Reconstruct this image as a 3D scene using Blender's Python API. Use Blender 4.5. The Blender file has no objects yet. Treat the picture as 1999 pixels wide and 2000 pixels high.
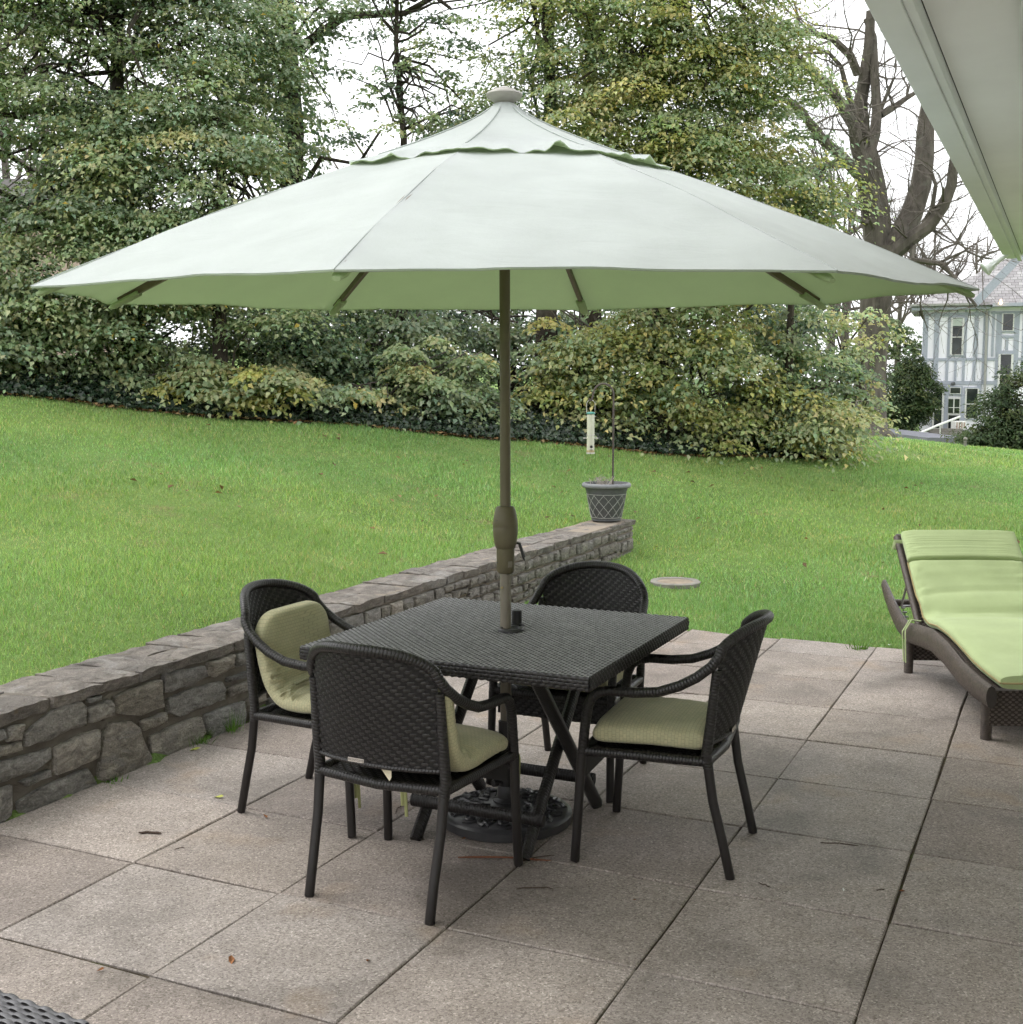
import bpy, math, random
import numpy as np
from mathutils import Vector, Matrix, noise as mnoise

# ------------------------------------------------------------------ camera, sky, sun, exposure
SC = bpy.context.scene
COL = SC.collection
CAM_H, PITCH, FPX = 1.62, 0.10495, 2364.0            # metres, radians, focal length in pixels of a 2000 px frame
cam_d = bpy.data.cameras.new('camera')
cam = bpy.data.objects.new('camera', cam_d); COL.objects.link(cam)
cam.location = (0, 0, CAM_H); cam.rotation_euler = (math.pi / 2 - PITCH, 0, 0)
cam_d.sensor_width = 36; cam_d.sensor_fit = 'AUTO'; cam_d.lens = FPX / 2000 * 36
cam_d.clip_start = 0.05; cam_d.clip_end = 1500
SC.camera = cam

SUN_EL, SUN_AZ = math.radians(58), math.radians(-70)   # azimuth from +Y, clockwise
world = bpy.data.worlds.new('World'); SC.world = world; world.use_nodes = True
wn = world.node_tree; wn.nodes.clear()
sky = wn.nodes.new('ShaderNodeTexSky'); sky.sky_type = 'NISHITA'; sky.sun_disc = False
sky.sun_elevation = SUN_EL; sky.sun_rotation = SUN_AZ; sky.dust_density = 4.0; sky.air_density = 1.0
hs = wn.nodes.new('ShaderNodeHueSaturation'); hs.inputs['Saturation'].default_value = 0.12
wmix = wn.nodes.new('ShaderNodeMixRGB'); wmix.inputs['Fac'].default_value = 0.8     # closed cloud layer
wtc = wn.nodes.new('ShaderNodeTexCoord')
wno = wn.nodes.new('ShaderNodeTexNoise'); wno.inputs['Scale'].default_value = 2.2; wno.inputs['Detail'].default_value = 4
wcr = wn.nodes.new('ShaderNodeValToRGB')
wcr.color_ramp.elements[0].position = 0.3; wcr.color_ramp.elements[0].color = (8.6, 8.75, 9.0, 1)
wcr.color_ramp.elements[1].position = 0.7; wcr.color_ramp.elements[1].color = (10.2, 10.25, 10.4, 1)
bg = wn.nodes.new('ShaderNodeBackground'); bg.inputs['Strength'].default_value = 0.127
wo = wn.nodes.new('ShaderNodeOutputWorld')
L = wn.links.new
L(wtc.outputs['Generated'], wno.inputs['Vector']); L(wno.outputs['Fac'], wcr.inputs['Fac'])
L(sky.outputs['Color'], hs.inputs['Color']); L(hs.outputs['Color'], wmix.inputs['Color1'])
L(wcr.outputs['Color'], wmix.inputs['Color2']); L(wmix.outputs['Color'], bg.inputs['Color'])
L(bg.outputs['Background'], wo.inputs['Surface'])

sun_d = bpy.data.lights.new('sun', 'SUN'); sun_d.energy = 0.95; sun_d.angle = math.radians(28); sun_d.color = (1, 0.97, 0.92)
sun = bpy.data.objects.new('sun', sun_d); COL.objects.link(sun)
sd = Vector((math.sin(SUN_AZ) * math.cos(SUN_EL), math.cos(SUN_AZ) * math.cos(SUN_EL), math.sin(SUN_EL)))
sun.rotation_euler = sd.to_track_quat('Z', 'Y').to_euler()
sun.location = (-20, 10, 30)
SC.view_settings.view_transform = 'Standard'; SC.view_settings.look = 'None'
SC.view_settings.exposure = 0.95; SC.view_settings.gamma = 1.0; SC.view_settings.use_curve_mapping = False
SC.render.engine = 'CYCLES'
SC.cycles.use_denoising = True
SC.cycles.use_adaptive_sampling = True; SC.cycles.adaptive_threshold = 0.035; SC.cycles.adaptive_min_samples = 16
SC.cycles.max_bounces = 4; SC.cycles.diffuse_bounces = 3; SC.cycles.transparent_max_bounces = 8
SC.cycles.caustics_reflective = False; SC.cycles.caustics_refractive = False

random.seed(7)
RNG = np.random.default_rng(11)
R = math.radians

# ------------------------------------------------------------------ measuring helpers
CP, SP = math.cos(PITCH), math.sin(PITCH)
def at(x, y, Y):
    """the point at distance Y seen at (x, y) of a 2000 px photograph"""
    a = (x - 999.5) / FPX; b = -(y - 1000) / FPX
    d = Vector((a, CP + b * SP, -SP + b * CP))
    return Vector((0, 0, CAM_H)) + d * (Y / d.y)
YAW = -0.43218                                          # patio grid
OX, OY = -1.28675, 3.98025
UX, UY = math.cos(YAW), math.sin(YAW)
VX, VY = -math.sin(YAW), math.cos(YAW)
def W(u, v, z=0.0): return Vector((OX + u * UX + v * VX, OY + u * UY + v * VY, z))
def to_uv(x, y):
    dx, dy = x - OX, y - OY
    return dx * UX + dy * UY, dx * VX + dy * VY
def fbm(x, y, z=0.0, o=3):
    return mnoise.fractal(Vector((x, y, z)), 1.0, 2.0, o)

# ------------------------------------------------------------------ object helpers
def tag(o, label=None, cat=None, group=None, kind=None):
    if label: o['label'] = label
    if cat: o['category'] = cat
    if group: o['group'] = group
    if kind: o['kind'] = kind
    return o
def empty(name, loc=(0, 0, 0), rz=0.0, label=None, cat=None, group=None):
    o = bpy.data.objects.new(name, None); COL.objects.link(o)
    o.location = loc; o.rotation_euler = (0, 0, rz); o.empty_display_size = 0.1
    return tag(o, label, cat, group)
def link(name, me, mat=None, parent=None):
    o = bpy.data.objects.new(name, me); COL.objects.link(o)
    if mat is not None:
        for m in (mat if isinstance(mat, (list, tuple)) else [mat]): me.materials.append(m)
    if parent is not None: o.parent = parent
    return o
def copy_tree(o, parent=None):
    c = o.copy(); COL.objects.link(c); c.parent = parent
    for ch in list(o.children): copy_tree(ch, c)
    return c

class MB:
    """collects geometry for one mesh object"""
    def __init__(self): self.v = []; self.f = []; self.uv = []; self.mi = []
    def add(self, verts, faces, uvs=None, mi=0):
        b = len(self.v); self.v += [tuple(p) for p in verts]
        for k, fc in enumerate(faces):
            self.f.append(tuple(b + i for i in fc)); self.mi.append(mi)
            self.uv.append(uvs[k] if uvs is not None else None)
        return self
    def box(self, c, s, rot=None, mi=0, bev=0.0):
        hx, hy, hz = s[0] / 2, s[1] / 2, s[2] / 2
        if bev <= 0:
            vs = [Vector((x * hx, y * hy, z * hz)) for x in (-1, 1) for y in (-1, 1) for z in (-1, 1)]
            fs = [(0, 1, 3, 2), (4, 6, 7, 5), (0, 4, 5, 1), (2, 3, 7, 6), (0, 2, 6, 4), (1, 5, 7, 3)]
        else:
            b = bev; vs = []; fs = []
            rings = [(hx - b, hy - b, -hz), (hx, hy, -hz + b), (hx, hy, hz - b), (hx - b, hy - b, hz)]
            for (x, y, z) in rings:
                cx = min(b, x, y) if (x == hx) else b * .6
                pts = [(-x + cx, -y), (x - cx, -y), (x, -y + cx), (x, y - cx), (x - cx, y), (-x + cx, y), (-x, y - cx), (-x, -y + cx)]
                vs += [Vector((p[0], p[1], z)) for p in pts]
            for r in range(3):
                for i in range(8):
                    j = (i + 1) % 8; fs.append((r * 8 + i, r * 8 + j, r * 8 + 8 + j, r * 8 + 8 + i))
            fs.append(tuple(range(7, -1, -1))); fs.append(tuple(range(24, 32)))
        if rot is not None: vs = [rot @ p for p in vs]
        c = Vector(c); vs = [p + c for p in vs]
        return self.add(vs, fs, mi=mi)
    def tube(self, pts, r, n=8, cap=True, sx=1.0, sy=1.0, mi=0, up=None, square=False):
        P = [Vector(p) for p in pts]; m = len(P)
        rr = r if isinstance(r, (list, tuple)) else [r] * m
        T = []
        for i in range(m):
            t = (P[min(i + 1, m - 1)] - P[max(i - 1, 0)])
            T.append(t.normalized() if t.length > 1e-9 else Vector((0, 0, 1)))
        ref = Vector(up) if up else (Vector((0, 0, 1)) if abs(T[0].z) < .9 else Vector((1, 0, 0)))
        X = (ref - T[0] * ref.dot(T[0])).normalized()
        vs = []; ln = 0.0; us = []
        for i in range(m):
            if i:
                ln += (P[i] - P[i - 1]).length
                X = (X - T[i] * X.dot(T[i]))
                X = X.normalized() if X.length > 1e-9 else T[i].orthogonal().normalized()
            Y = T[i].cross(X); us.append(ln)
            for k in range(n):
                a = 2 * math.pi * (k + (.5 if square else 0)) / n
                ca, sa = math.cos(a), math.sin(a)
                if square: ca, sa = math.copysign(min(1, abs(ca) * 1.42), ca), math.copysign(min(1, abs(sa) * 1.42), sa)
                vs.append(P[i] + X * (ca * rr[i] * sx) + Y * (sa * rr[i] * sy))
        fs = []; uv = []
        for i in range(m - 1):
            for k in range(n):
                k2 = (k + 1) % n
                fs.append((i * n + k, i * n + k2, (i + 1) * n + k2, (i + 1) * n + k))
                a0, a1 = k / n, (k + 1) / n
                uv.append(((us[i], a0), (us[i], a1), (us[i + 1], a1), (us[i + 1], a0)))
        if cap:
            fs.append(tuple(range(n - 1, -1, -1))); fs.append(tuple((m - 1) * n + k for k in range(n)))
            uv += [None, None]
        return self.add(vs, fs, uv, mi)
    def lathe(self, prof, n=24, c=(0, 0, 0), mi=0, cap=True):
        c = Vector(c); vs = []; fs = []
        for (r, z) in prof:
            for k in range(n):
                a = 2 * math.pi * k / n; vs.append(c + Vector((r * math.cos(a), r * math.sin(a), z)))
        m = len(prof)
        for i in range(m - 1):
            for k in range(n):
                k2 = (k + 1) % n; fs.append((i * n + k, i * n + k2, (i + 1) * n + k2, (i + 1) * n + k))
        if cap:
            fs.append(tuple(range(n - 1, -1, -1))); fs.append(tuple((m - 1) * n + k for k in range(n)))
        return self.add(vs, fs, mi=mi)
    def grid(self, G, mi=0, uv=None, flip=False):
        a = len(G); b = len(G[0]); vs = [p for row in G for p in row]; fs = []; us = []
        for i in range(a - 1):
            for j in range(b - 1):
                q = (i * b + j, (i + 1) * b + j, (i + 1) * b + j + 1, i * b + j + 1)
                fs.append(q[::-1] if flip else q)
                if uv is not None:
                    w = (uv[i][j], uv[i + 1][j], uv[i + 1][j + 1], uv[i][j + 1]); us.append(w[::-1] if flip else w)
        return self.add(vs, fs, us if uv is not None else None, mi)
    def mesh(self, name, smooth=35):
        me = bpy.data.meshes.new(name); me.from_pydata(self.v, [], self.f); 
        if any(u is not None for u in self.uv):
            lay = me.uv_layers.new(name='UVMap'); k = 0; data = []
            for fc, u in zip(self.f, self.uv):
                for i in range(len(fc)): data += (list(u[i]) if u is not None else [0.0, 0.0])
            lay.data.foreach_set('uv', data)
        me.polygons.foreach_set('material_index', self.mi)
        if smooth:
            me.shade_smooth(); me.set_sharp_from_angle(angle=R(smooth))
        me.update(); return me
    def build(self, name, mat, parent=None, smooth=35):
        return link(name, self.mesh(name, smooth), mat, parent)

def fast_mesh(name, verts, faces, tint=None, smooth=False):
    """big mesh from numpy arrays (faces: N x 3 or N x 4)"""
    me = bpy.data.meshes.new(name); n = len(verts); m, k = faces.shape
    me.vertices.add(n); me.vertices.foreach_set('co', np.ascontiguousarray(verts, np.float32).ravel())
    me.loops.add(m * k); me.loops.foreach_set('vertex_index', np.ascontiguousarray(faces, np.int32).ravel())
    me.polygons.add(m); me.polygons.foreach_set('loop_start', np.arange(0, m * k, k, dtype=np.int32))
    me.polygons.foreach_set('loop_total', np.full(m, k, np.int32))
    if tint is not None:
        ca = me.color_attributes.new('tint', 'FLOAT_COLOR', 'POINT')
        c = np.ones((n, 4), np.float32); c[:, :3] = tint; ca.data.foreach_set('color', c.ravel())
    me.update(calc_edges=True); me.validate()
    if smooth: me.shade_smooth()
    return me

def weave(mb, P, t0, t1, row, srange, period=.034, amp=.0028, shift=1 / 3, step=6, flip=1.0, mi=0, gap=.05):
    """flat strands that pass over and under: P(S, T) -> arrays (…, 3)"""
    n = max(1, int(round((t1 - t0) / row))); row = (t1 - t0) / n; e = 1e-4
    for k in range(n):
        ta, tb = t0 + (k + gap) * row, t0 + (k + 1 - gap) * row; tm = (ta + tb) / 2
        a, b = srange(tm)
        if b - a < period * .3: continue
        m = max(2, int((b - a) / period * step)); S = np.linspace(a, b, m + 1)
        p = P(S, np.full_like(S, tm)); ds = P(S + e, np.full_like(S, tm)) - p; dt = P(S, np.full_like(S, tm + e)) - p
        nn = np.cross(ds, dt); nn /= (np.linalg.norm(nn, axis=1, keepdims=True) + 1e-12); nn *= flip
        d = amp * np.tanh(1.8 * np.sin(2 * math.pi * (S / period + k * shift)))
        cols = [P(S, np.full_like(S, ta)) + nn * (d - .0013)[:, None], p + nn * (d + .0011)[:, None],
                P(S, np.full_like(S, tb)) + nn * (d - .0013)[:, None]]
        mb.grid([[tuple(cols[j][i]) for j in range(3)] for i in range(m + 1)], mi=mi, flip=(flip < 0))

# ------------------------------------------------------------------ materials
def new_mat(name):
    m = bpy.data.materials.new(name); m.use_nodes = True
    nt = m.node_tree; return m, nt, nt.nodes['Principled BSDF']
def nd(nt, t, ins=None, **kw):
    n = nt.nodes.new('ShaderNode' + t)
    for k, v in kw.items(): setattr(n, k, v)
    for k, v in (ins or {}).items():
        if isinstance(v, bpy.types.NodeSocket): nt.links.new(v, n.inputs[k])
        else: n.inputs[k].default_value = v
    return n
def c4(c): return (c[0], c[1], c[2], 1.0)
def ramp(nt, fac, stops):
    n = nd(nt, 'ValToRGB', {'Fac': fac}); e = n.color_ramp.elements
    while len(e) < len(stops): e.new(0.5)
    for k, (p, c) in enumerate(stops):
        e[k].position = p; e[k].color = c4(c) if len(c) == 3 else c
    return n.outputs['Color']
def g3(v): return (v, v, v)
def noise(nt, vec, scale, detail=3, rough=.5, dist=0.0):
    return nd(nt, 'TexNoise', {'Vector': vec, 'Scale': scale, 'Detail': detail, 'Roughness': rough, 'Distortion': dist}).outputs['Fac']
def mix(nt, fac, a, b, mode='MIX'):
    n = nd(nt, 'MixRGB', blend_type=mode)
    for k, v in (('Fac', fac), ('Color1', a), ('Color2', b)):
        if isinstance(v, bpy.types.NodeSocket): nt.links.new(v, n.inputs[k])
        else: n.inputs[k].default_value = v if k == 'Fac' else c4(v)
    return n.outputs['Color']
def math_n(nt, op, a, b=0.0):
    n = nd(nt, 'Math', operation=op)
    for k, v in ((0, a), (1, b)):
        if isinstance(v, bpy.types.NodeSocket): nt.links.new(v, n.inputs[k])
        else: n.inputs[k].default_value = v
    return n.outputs['Value']
def bump(nt, bs, h, strength, dist=.01, prev=None):
    n = nd(nt, 'Bump', {'Height': h, 'Strength': strength, 'Distance': dist})
    if prev: nt.links.new(prev, n.inputs['Normal'])
    nt.links.new(n.outputs['Normal'], bs.inputs['Normal']); return n.outputs['Normal']
def setb(nt, bs, color=None, rough=None, spec=None):
    for k, v in (('Base Color', color), ('Roughness', rough), ('Specular IOR Level', spec)):
        if v is None: continue
        if isinstance(v, bpy.types.NodeSocket): nt.links.new(v, bs.inputs[k])
        else: bs.inputs[k].default_value = c4(v) if k == 'Base Color' else v
def wpos(nt): return nd(nt, 'NewGeometry').outputs['Position']
def opos(nt): return nd(nt, 'TexCoord').outputs['Object']
def orand(nt): return nd(nt, 'ObjectInfo').outputs['Random']

def plain(name, color, rough=.5, spec=.5, metal=0.0, var=.15, vscale=20.0, bmp=0.0, bscale=120.0):
    m, nt, bs = new_mat(name); p = opos(nt)
    n = noise(nt, p, vscale, 4, .6)
    lo = tuple(c * (1 - var) for c in color); hi = tuple(min(1, c * (1 + var)) for c in color)
    setb(nt, bs, ramp(nt, n, [(.3, lo), (.7, hi)]), rough, spec); bs.inputs['Metallic'].default_value = metal
    if bmp: bump(nt, bs, noise(nt, p, bscale, 3), bmp, .003)
    return m

def mat_slab():
    m, nt, bs = new_mat('exposed_aggregate'); p = wpos(nt)
    rnd = orand(nt)
    base = ramp(nt, rnd, [(0, (0.245, 0.212, 0.193)), (0.35, (0.298, 0.262, 0.236)), (0.7, (0.311, 0.28, 0.26)), (1, (0.344, 0.303, 0.275))])
    sp = nd(nt, 'TexVoronoi', {'Vector': p, 'Scale': 190.0, 'Randomness': 1.0}).outputs['Color']
    g = nd(nt, 'SeparateColor', {'Color': sp}).outputs['Red']
    speck = ramp(nt, g, [(.0, (.45, .43, .40)), (.25, (.8, .79, .78)), (.7, (1.05, 1.04, 1.02)), (.93, (1.2, 1.2, 1.2)), (1, (1.75, 1.75, 1.75))])
    c = mix(nt, .85, base, speck, 'MULTIPLY')
    grain = ramp(nt, noise(nt, p, 420.0, 2, .6), [(.3, g3(.72)), (.7, g3(1.25))])
    c = mix(nt, .8, c, grain, 'MULTIPLY')
    st = ramp(nt, noise(nt, p, 1.5, 5, .62, .4), [(.34, (.56, .55, .53)), (.47, (.90, .89, .88)), (.62, (1.08, 1.07, 1.05))])
    c = mix(nt, .9, c, st, 'MULTIPLY')
    st2 = ramp(nt, noise(nt, p, 6.5, 4, .6), [(.3, (.84, .83, .81)), (.6, (1.02, 1.02, 1.02))])
    c = mix(nt, .8, c, st2, 'MULTIPLY')
    rust = ramp(nt, noise(nt, p, 2.7, 3), [(.60, g3(0)), (.78, g3(.35))])
    c = mix(nt, rust, c, (.33, .22, .12))
    setb(nt, bs, c, ramp(nt, noise(nt, p, 1.5, 5, .62, .4), [(.36, g3(.62)), (.6, g3(.85))]), .35)
    hgt = math_n(nt, 'ADD', g, math_n(nt, 'MULTIPLY', noise(nt, p, 60.0, 3), 1.2))
    bump(nt, bs, hgt, .35, .002)
    return m
def mat_dirt():
    m, nt, bs = new_mat('joint_dirt'); p = wpos(nt)
    c = ramp(nt, noise(nt, p, 9.0, 5, .6), [(.35, (.04, .032, .023)), (.55, (.075, .06, .042)), (.62, (.055, .06, .026)), (.8, (.08, .10, .032))])
    setb(nt, bs, c, .95, .1); bump(nt, bs, noise(nt, p, 150.0, 3), .8, .004); return m
def mat_stone(name, cols, scale=1.0, bs_=1.0):
    m, nt, bs = new_mat(name); p = wpos(nt); rnd = orand(nt)
    base = ramp(nt, rnd, cols)
    mp = nd(nt, 'Mapping', {'Vector': p, 'Scale': (1, 1, 2.2), 'Rotation': (.35, .2, 0)}).outputs['Vector']
    v = ramp(nt, noise(nt, mp, 14.0 * scale, 6, .66, .8), [(.28, g3(.42)), (.5, g3(.98)), (.7, g3(1.6))])
    c = mix(nt, .9, base, v, 'MULTIPLY')
    w = ramp(nt, noise(nt, mp, 5.0 * scale, 4, .7, 1.2), [(.55, g3(0)), (.72, g3(.75))])
    c = mix(nt, w, c, (.32, .31, .29))
    w2 = ramp(nt, noise(nt, mp, 8.0, 4, .6, .6), [(.66, g3(0)), (.8, g3(.6))])
    c = mix(nt, w2, c, (.20, .14, .075))
    fine = ramp(nt, noise(nt, p, 130.0, 3, .7), [(.3, g3(.7)), (.7, g3(1.3))])
    c = mix(nt, .85, c, fine, 'MULTIPLY')
    setb(nt, bs, c, .88, .3)
    h = math_n(nt, 'ADD', noise(nt, mp, 26.0, 6, .68, .6), math_n(nt, 'MULTIPLY', noise(nt, p, 90.0, 4, .7), .45))
    bump(nt, bs, h, 1.0 * bs_, .042); return m
def mat_mortar():
    m, nt, bs = new_mat('mortar'); p = wpos(nt)
    c = ramp(nt, noise(nt, p, 5.0, 5, .65), [(.3, (.10, .088, .073)), (.55, (.165, .147, .122)), (.75, (.235, .21, .175))])
    sepz = nd(nt, 'SeparateXYZ', {'Vector': p}).outputs['Y']
    far = ramp(nt, math_n(nt, 'MULTIPLY', sepz, .1), [(.58, g3(0)), (.75, g3(1))])   # paler, newer pointing towards the wall's end
    c = mix(nt, far, c, (.27, .23, .185))
    setb(nt, bs, c, .95, .15); bump(nt, bs, noise(nt, p, 70.0, 4, .7), .9, .008); return m
def mat_lawn():
    m, nt, bs = new_mat('turf'); p = wpos(nt)
    c = ramp(nt, noise(nt, p, .8, 5, .6), [(.3, (.12, .19, .055)), (.5, (.16, .25, .07)), (.7, (.21, .29, .09))])
    c = mix(nt, ramp(nt, noise(nt, p, 1.9, 4, .65), [(.60, g3(0)), (.72, g3(.75))]), c, (.26, .20, .11))
    f = ramp(nt, noise(nt, p, 60.0, 3, .7), [(.3, g3(.6)), (.7, g3(1.35))]); c = mix(nt, .9, c, f, 'MULTIPLY')
    setb(nt, bs, c, .9, .1); bump(nt, bs, noise(nt, p, 90.0, 3, .7), .9, .03); return m
def mat_tint(name, trans=.3, rough=.5, spec=.4, mul=(1, 1, 1)):
    m, nt, bs = new_mat(name)
    a = nd(nt, 'Attribute', attribute_name='tint').outputs['Color']
    c = mix(nt, 1.0, a, mul, 'MULTIPLY'); setb(nt, bs, c, rough, spec)
    tr = nd(nt, 'BsdfTranslucent', {'Color': mix(nt, 1.0, c, (1.1, 1.2, .75), 'MULTIPLY')})
    ms = nd(nt, 'MixShader', {0: trans, 1: bs.outputs[0], 2: tr.outputs[0]})
    nt.links.new(ms.outputs[0], nt.nodes['Material Output'].inputs['Surface']); return m
def mat_bark(name, lo, hi, scale=9.0):
    m, nt, bs = new_mat(name); p = opos(nt)
    mp = nd(nt, 'Mapping', {'Vector': p, 'Scale': (1, 1, .25)}).outputs['Vector']
    c = ramp(nt, noise(nt, mp, scale, 5, .65, .5), [(.3, lo), (.7, hi)])
    li = ramp(nt, noise(nt, p, 2.2, 4, .6), [(.55, g3(0)), (.7, g3(.4))]); c = mix(nt, li, c, (.20, .21, .17))
    setb(nt, bs, c, .9, .2); bump(nt, bs, noise(nt, mp, scale * 2.5, 4, .6), .7, .02); return m
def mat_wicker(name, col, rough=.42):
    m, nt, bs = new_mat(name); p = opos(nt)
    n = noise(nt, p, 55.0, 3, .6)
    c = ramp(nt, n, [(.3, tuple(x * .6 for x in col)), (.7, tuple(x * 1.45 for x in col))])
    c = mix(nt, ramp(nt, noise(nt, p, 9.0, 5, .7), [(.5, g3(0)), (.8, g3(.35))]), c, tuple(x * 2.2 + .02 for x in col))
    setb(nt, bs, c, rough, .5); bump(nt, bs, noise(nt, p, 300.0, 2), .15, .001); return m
def mat_wrap(name, col, pitch=.011, rough=.42, strength=.8):
    """resin cane wound round a tube: ridges along the tube's length"""
    m, nt, bs = new_mat(name)
    uv = nd(nt, 'UVMap').outputs['UV']; s = nd(nt, 'SeparateXYZ', {'Vector': uv})
    ph = math_n(nt, 'ADD', math_n(nt, 'DIVIDE', s.outputs['X'], pitch), math_n(nt, 'MULTIPLY', s.outputs['Y'], 1.0))
    fr = math_n(nt, 'FRACT', ph); tri = math_n(nt, 'ABSOLUTE', math_n(nt, 'SUBTRACT', fr, .5))
    hgt = ramp(nt, tri, [(0, g3(1)), (.32, g3(.92)), (.46, g3(.25)), (.5, g3(0))])
    p = opos(nt)
    c = ramp(nt, noise(nt, p, 60.0, 3), [(.3, tuple(x * .7 for x in col)), (.7, tuple(x * 1.35 for x in col))])
    c = mix(nt, 1.0, c, ramp(nt, tri, [(.4, g3(1)), (.5, g3(.35))]), 'MULTIPLY')
    setb(nt, bs, c, rough, .5); bump(nt, bs, hgt, strength, .003); return m
def mat_fabric(name, col, thread=900.0, var=.12, trans=0.0, tcol=None, pattern=None, bmp=.35, crease=0.0):
    m, nt, bs = new_mat(name); p = opos(nt)
    n = ramp(nt, noise(nt, p, 5.0, 4, .6), [(.3, g3(1 - var)), (.7, g3(1 + var))])
    c = mix(nt, 1.0, col, n, 'MULTIPLY')
    th = noise(nt, p, thread, 2, .5)
    c = mix(nt, .8, c, ramp(nt, th, [(.3, g3(.82)), (.7, g3(1.18))]), 'MULTIPLY')
    hh = th
    if pattern:
        uv = nd(nt, 'UVMap').outputs['UV']
        br = nd(nt, 'TexBrick', {'Vector': uv, 'Scale': pattern, 'Mortar Size': .03, 'Mortar Smooth': .6, 'Brick Width': .42, 'Row Height': .3,
                                 'Color1': (1, 1, 1, 1), 'Color2': (.85, .9, .92, 1), 'Mortar': (.55, .6, .66, 1)})
        c = mix(nt, .75, c, br.outputs['Color'], 'MULTIPLY')
    setb(nt, bs, c, .9, .15); bs.inputs['Sheen Weight'].default_value = .15
    pb = bump(nt, bs, hh, bmp, .002)
    if crease: bump(nt, bs, noise(nt, nd(nt, 'Mapping', {'Vector': p, 'Scale': (1, 1, 3.5)}).outputs['Vector'], 4.5, 5, .55, 1.4), crease, .022, pb)
    if trans:
        tr = nd(nt, 'BsdfTranslucent', {'Color': c4(tcol or col)})
        ms = nd(nt, 'MixShader', {0: trans, 1: bs.outputs[0], 2: tr.outputs[0]})
        nt.links.new(ms.outputs[0], nt.nodes['Material Output'].inputs['Surface'])
    return m
def mat_glass_dark(name='window_glass'):
    m, nt, bs = new_mat(name); p = opos(nt)
    setb(nt, bs, ramp(nt, noise(nt, p, 1.2, 3), [(.35, (.008, .010, .012)), (.7, (.035, .045, .04))]), .06, .6); return m

M = {}
M['slab'] = mat_slab(); M['dirt'] = mat_dirt(); M['mortar'] = mat_mortar()
M['stone'] = mat_stone('wall_stone', [(0, (0.189, 0.181, 0.173)), (0.2, (0.343, 0.321, 0.285)), (0.4, (0.257, 0.246, 0.229)), (0.6, (0.421, 0.381, 0.324)), (0.8, (0.284, 0.253, 0.208)), (1, (0.343, 0.334, 0.324))])
M['stone_pale'] = mat_stone('wall_stone_pale', [(0, (.22, .20, .17)), (.5, (.28, .26, .225)), (1, (.25, .235, .215))])
M['cap'] = mat_stone('cap_stone', [(0, (.17, .152, .135)), (.5, (.215, .19, .165)), (1, (.19, .175, .16))], .7, .8)
M['lawn'] = mat_lawn(); M['grass'] = mat_tint('grass_blades', .35, .5, .4)
M['leaf'] = mat_tint('holly_leaves', .36, .42, .5); M['leaf_dull'] = mat_tint('dull_leaves', .2, .6, .3); M['ivy'] = mat_tint('ivy_leaves', .12, .35, .5)
M['bark'] = mat_bark('dark_bark', (.03, .025, .02), (.085, .07, .055)); M['bark_grey'] = mat_bark('grey_bark', (.055, .048, .041), (.15, .132, .112), 6.0)
M['twig'] = plain('pale_twig', (.115, .10, .086), .85, .2)
M['wick'] = mat_wicker('black_wicker', (.019, .0165, .0162)); M['wick_top'] = mat_wicker('weathered_sheen_wicker', (.235, .228, .238), .45); M['wrap'] = mat_wrap('black_wrapped_cane', (.016, .0138, .0132))  # table top: weathered grey, raised further so the base carries its sky sheen
M['backing'] = plain('dark_cane_backing', (.014, .013, .013), .6, .3)
M['legm'] = plain('dark_powder_coat', (.015, .0125, .0118), .42, .45, var=.08)
M['wick_b'] = mat_wicker('brown_wicker', (.085, .066, .055), .5); M['wrap_b'] = mat_wrap('brown_wrapped_cane', (.075, .058, .048), .009, .5)
M['back_b'] = plain('brown_backing', (.035, .027, .022), .7, .3)
M['wick_g'] = mat_wicker('grey_wicker', (.075, .073, .078), .5)
M['cush'] = mat_fabric('sage_cushion', (.475, .435, .265), pattern=26.0); M['cush2'] = mat_fabric('sage_cushion_plain', (.38, .39, .18))
M['lime'] = mat_fabric('lime_canvas', (.365, .44, .225), 1200.0, .08, bmp=.2); M['piping'] = plain('tan_piping', (.30, .24, .12), .8, .2)
M['canopy'] = mat_fabric('faded_canvas', (.468, .495, .487), 700.0, .07, .3, (.55, .64, .50), bmp=.1, crease=.2)
M['lining'] = mat_fabric('green_canvas', (.48, .60, .35), 700.0, .05, .42, (.62, .72, .46), bmp=.15)
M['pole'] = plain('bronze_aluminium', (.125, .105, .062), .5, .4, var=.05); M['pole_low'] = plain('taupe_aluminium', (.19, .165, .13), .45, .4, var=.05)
M['finial'] = plain('taupe_plastic', (.31, .295, .265), .5, .4, var=.08)
M['iron'] = plain('cast_resin', (.040, .039, .041), .38, .5, var=.2); M['black'] = plain('black_plastic', (.015, .014, .014), .4, .5)
M['steel'] = plain('dull_steel', (.42, .42, .42), .35, .5, 1.0); M['chrome'] = plain('satin_metal', (.55, .53, .5), .4, .5, .6)
M['pot'] = plain('grey_plastic', (.085, .088, .09), .6, .4, var=.2); M['pot_rim'] = plain('pale_grey_plastic', (.20, .205, .215), .55, .4)
M['pot_line'] = plain('pale_relief', (.33, .33, .31), .7, .3); M['soil'] = plain('potting_soil', (.05, .038, .028), .95, .1, var=.4, bmp=.6)
M['dry'] = plain('dried_stalks', (.34, .31, .27), .9, .1, var=.3)
M['rod'] = plain('rusty_rod', (.075, .06, .052), .6, .4); M['teal'] = plain('teal_metal', (.05, .20, .17), .45, .5)
M['seed'] = plain('frosted_tube', (.52, .52, .42), .25, .5, var=.08); M['seed2'] = plain('seed_fill', (.42, .34, .2), .8, .2, var=.4, vscale=120)
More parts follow.
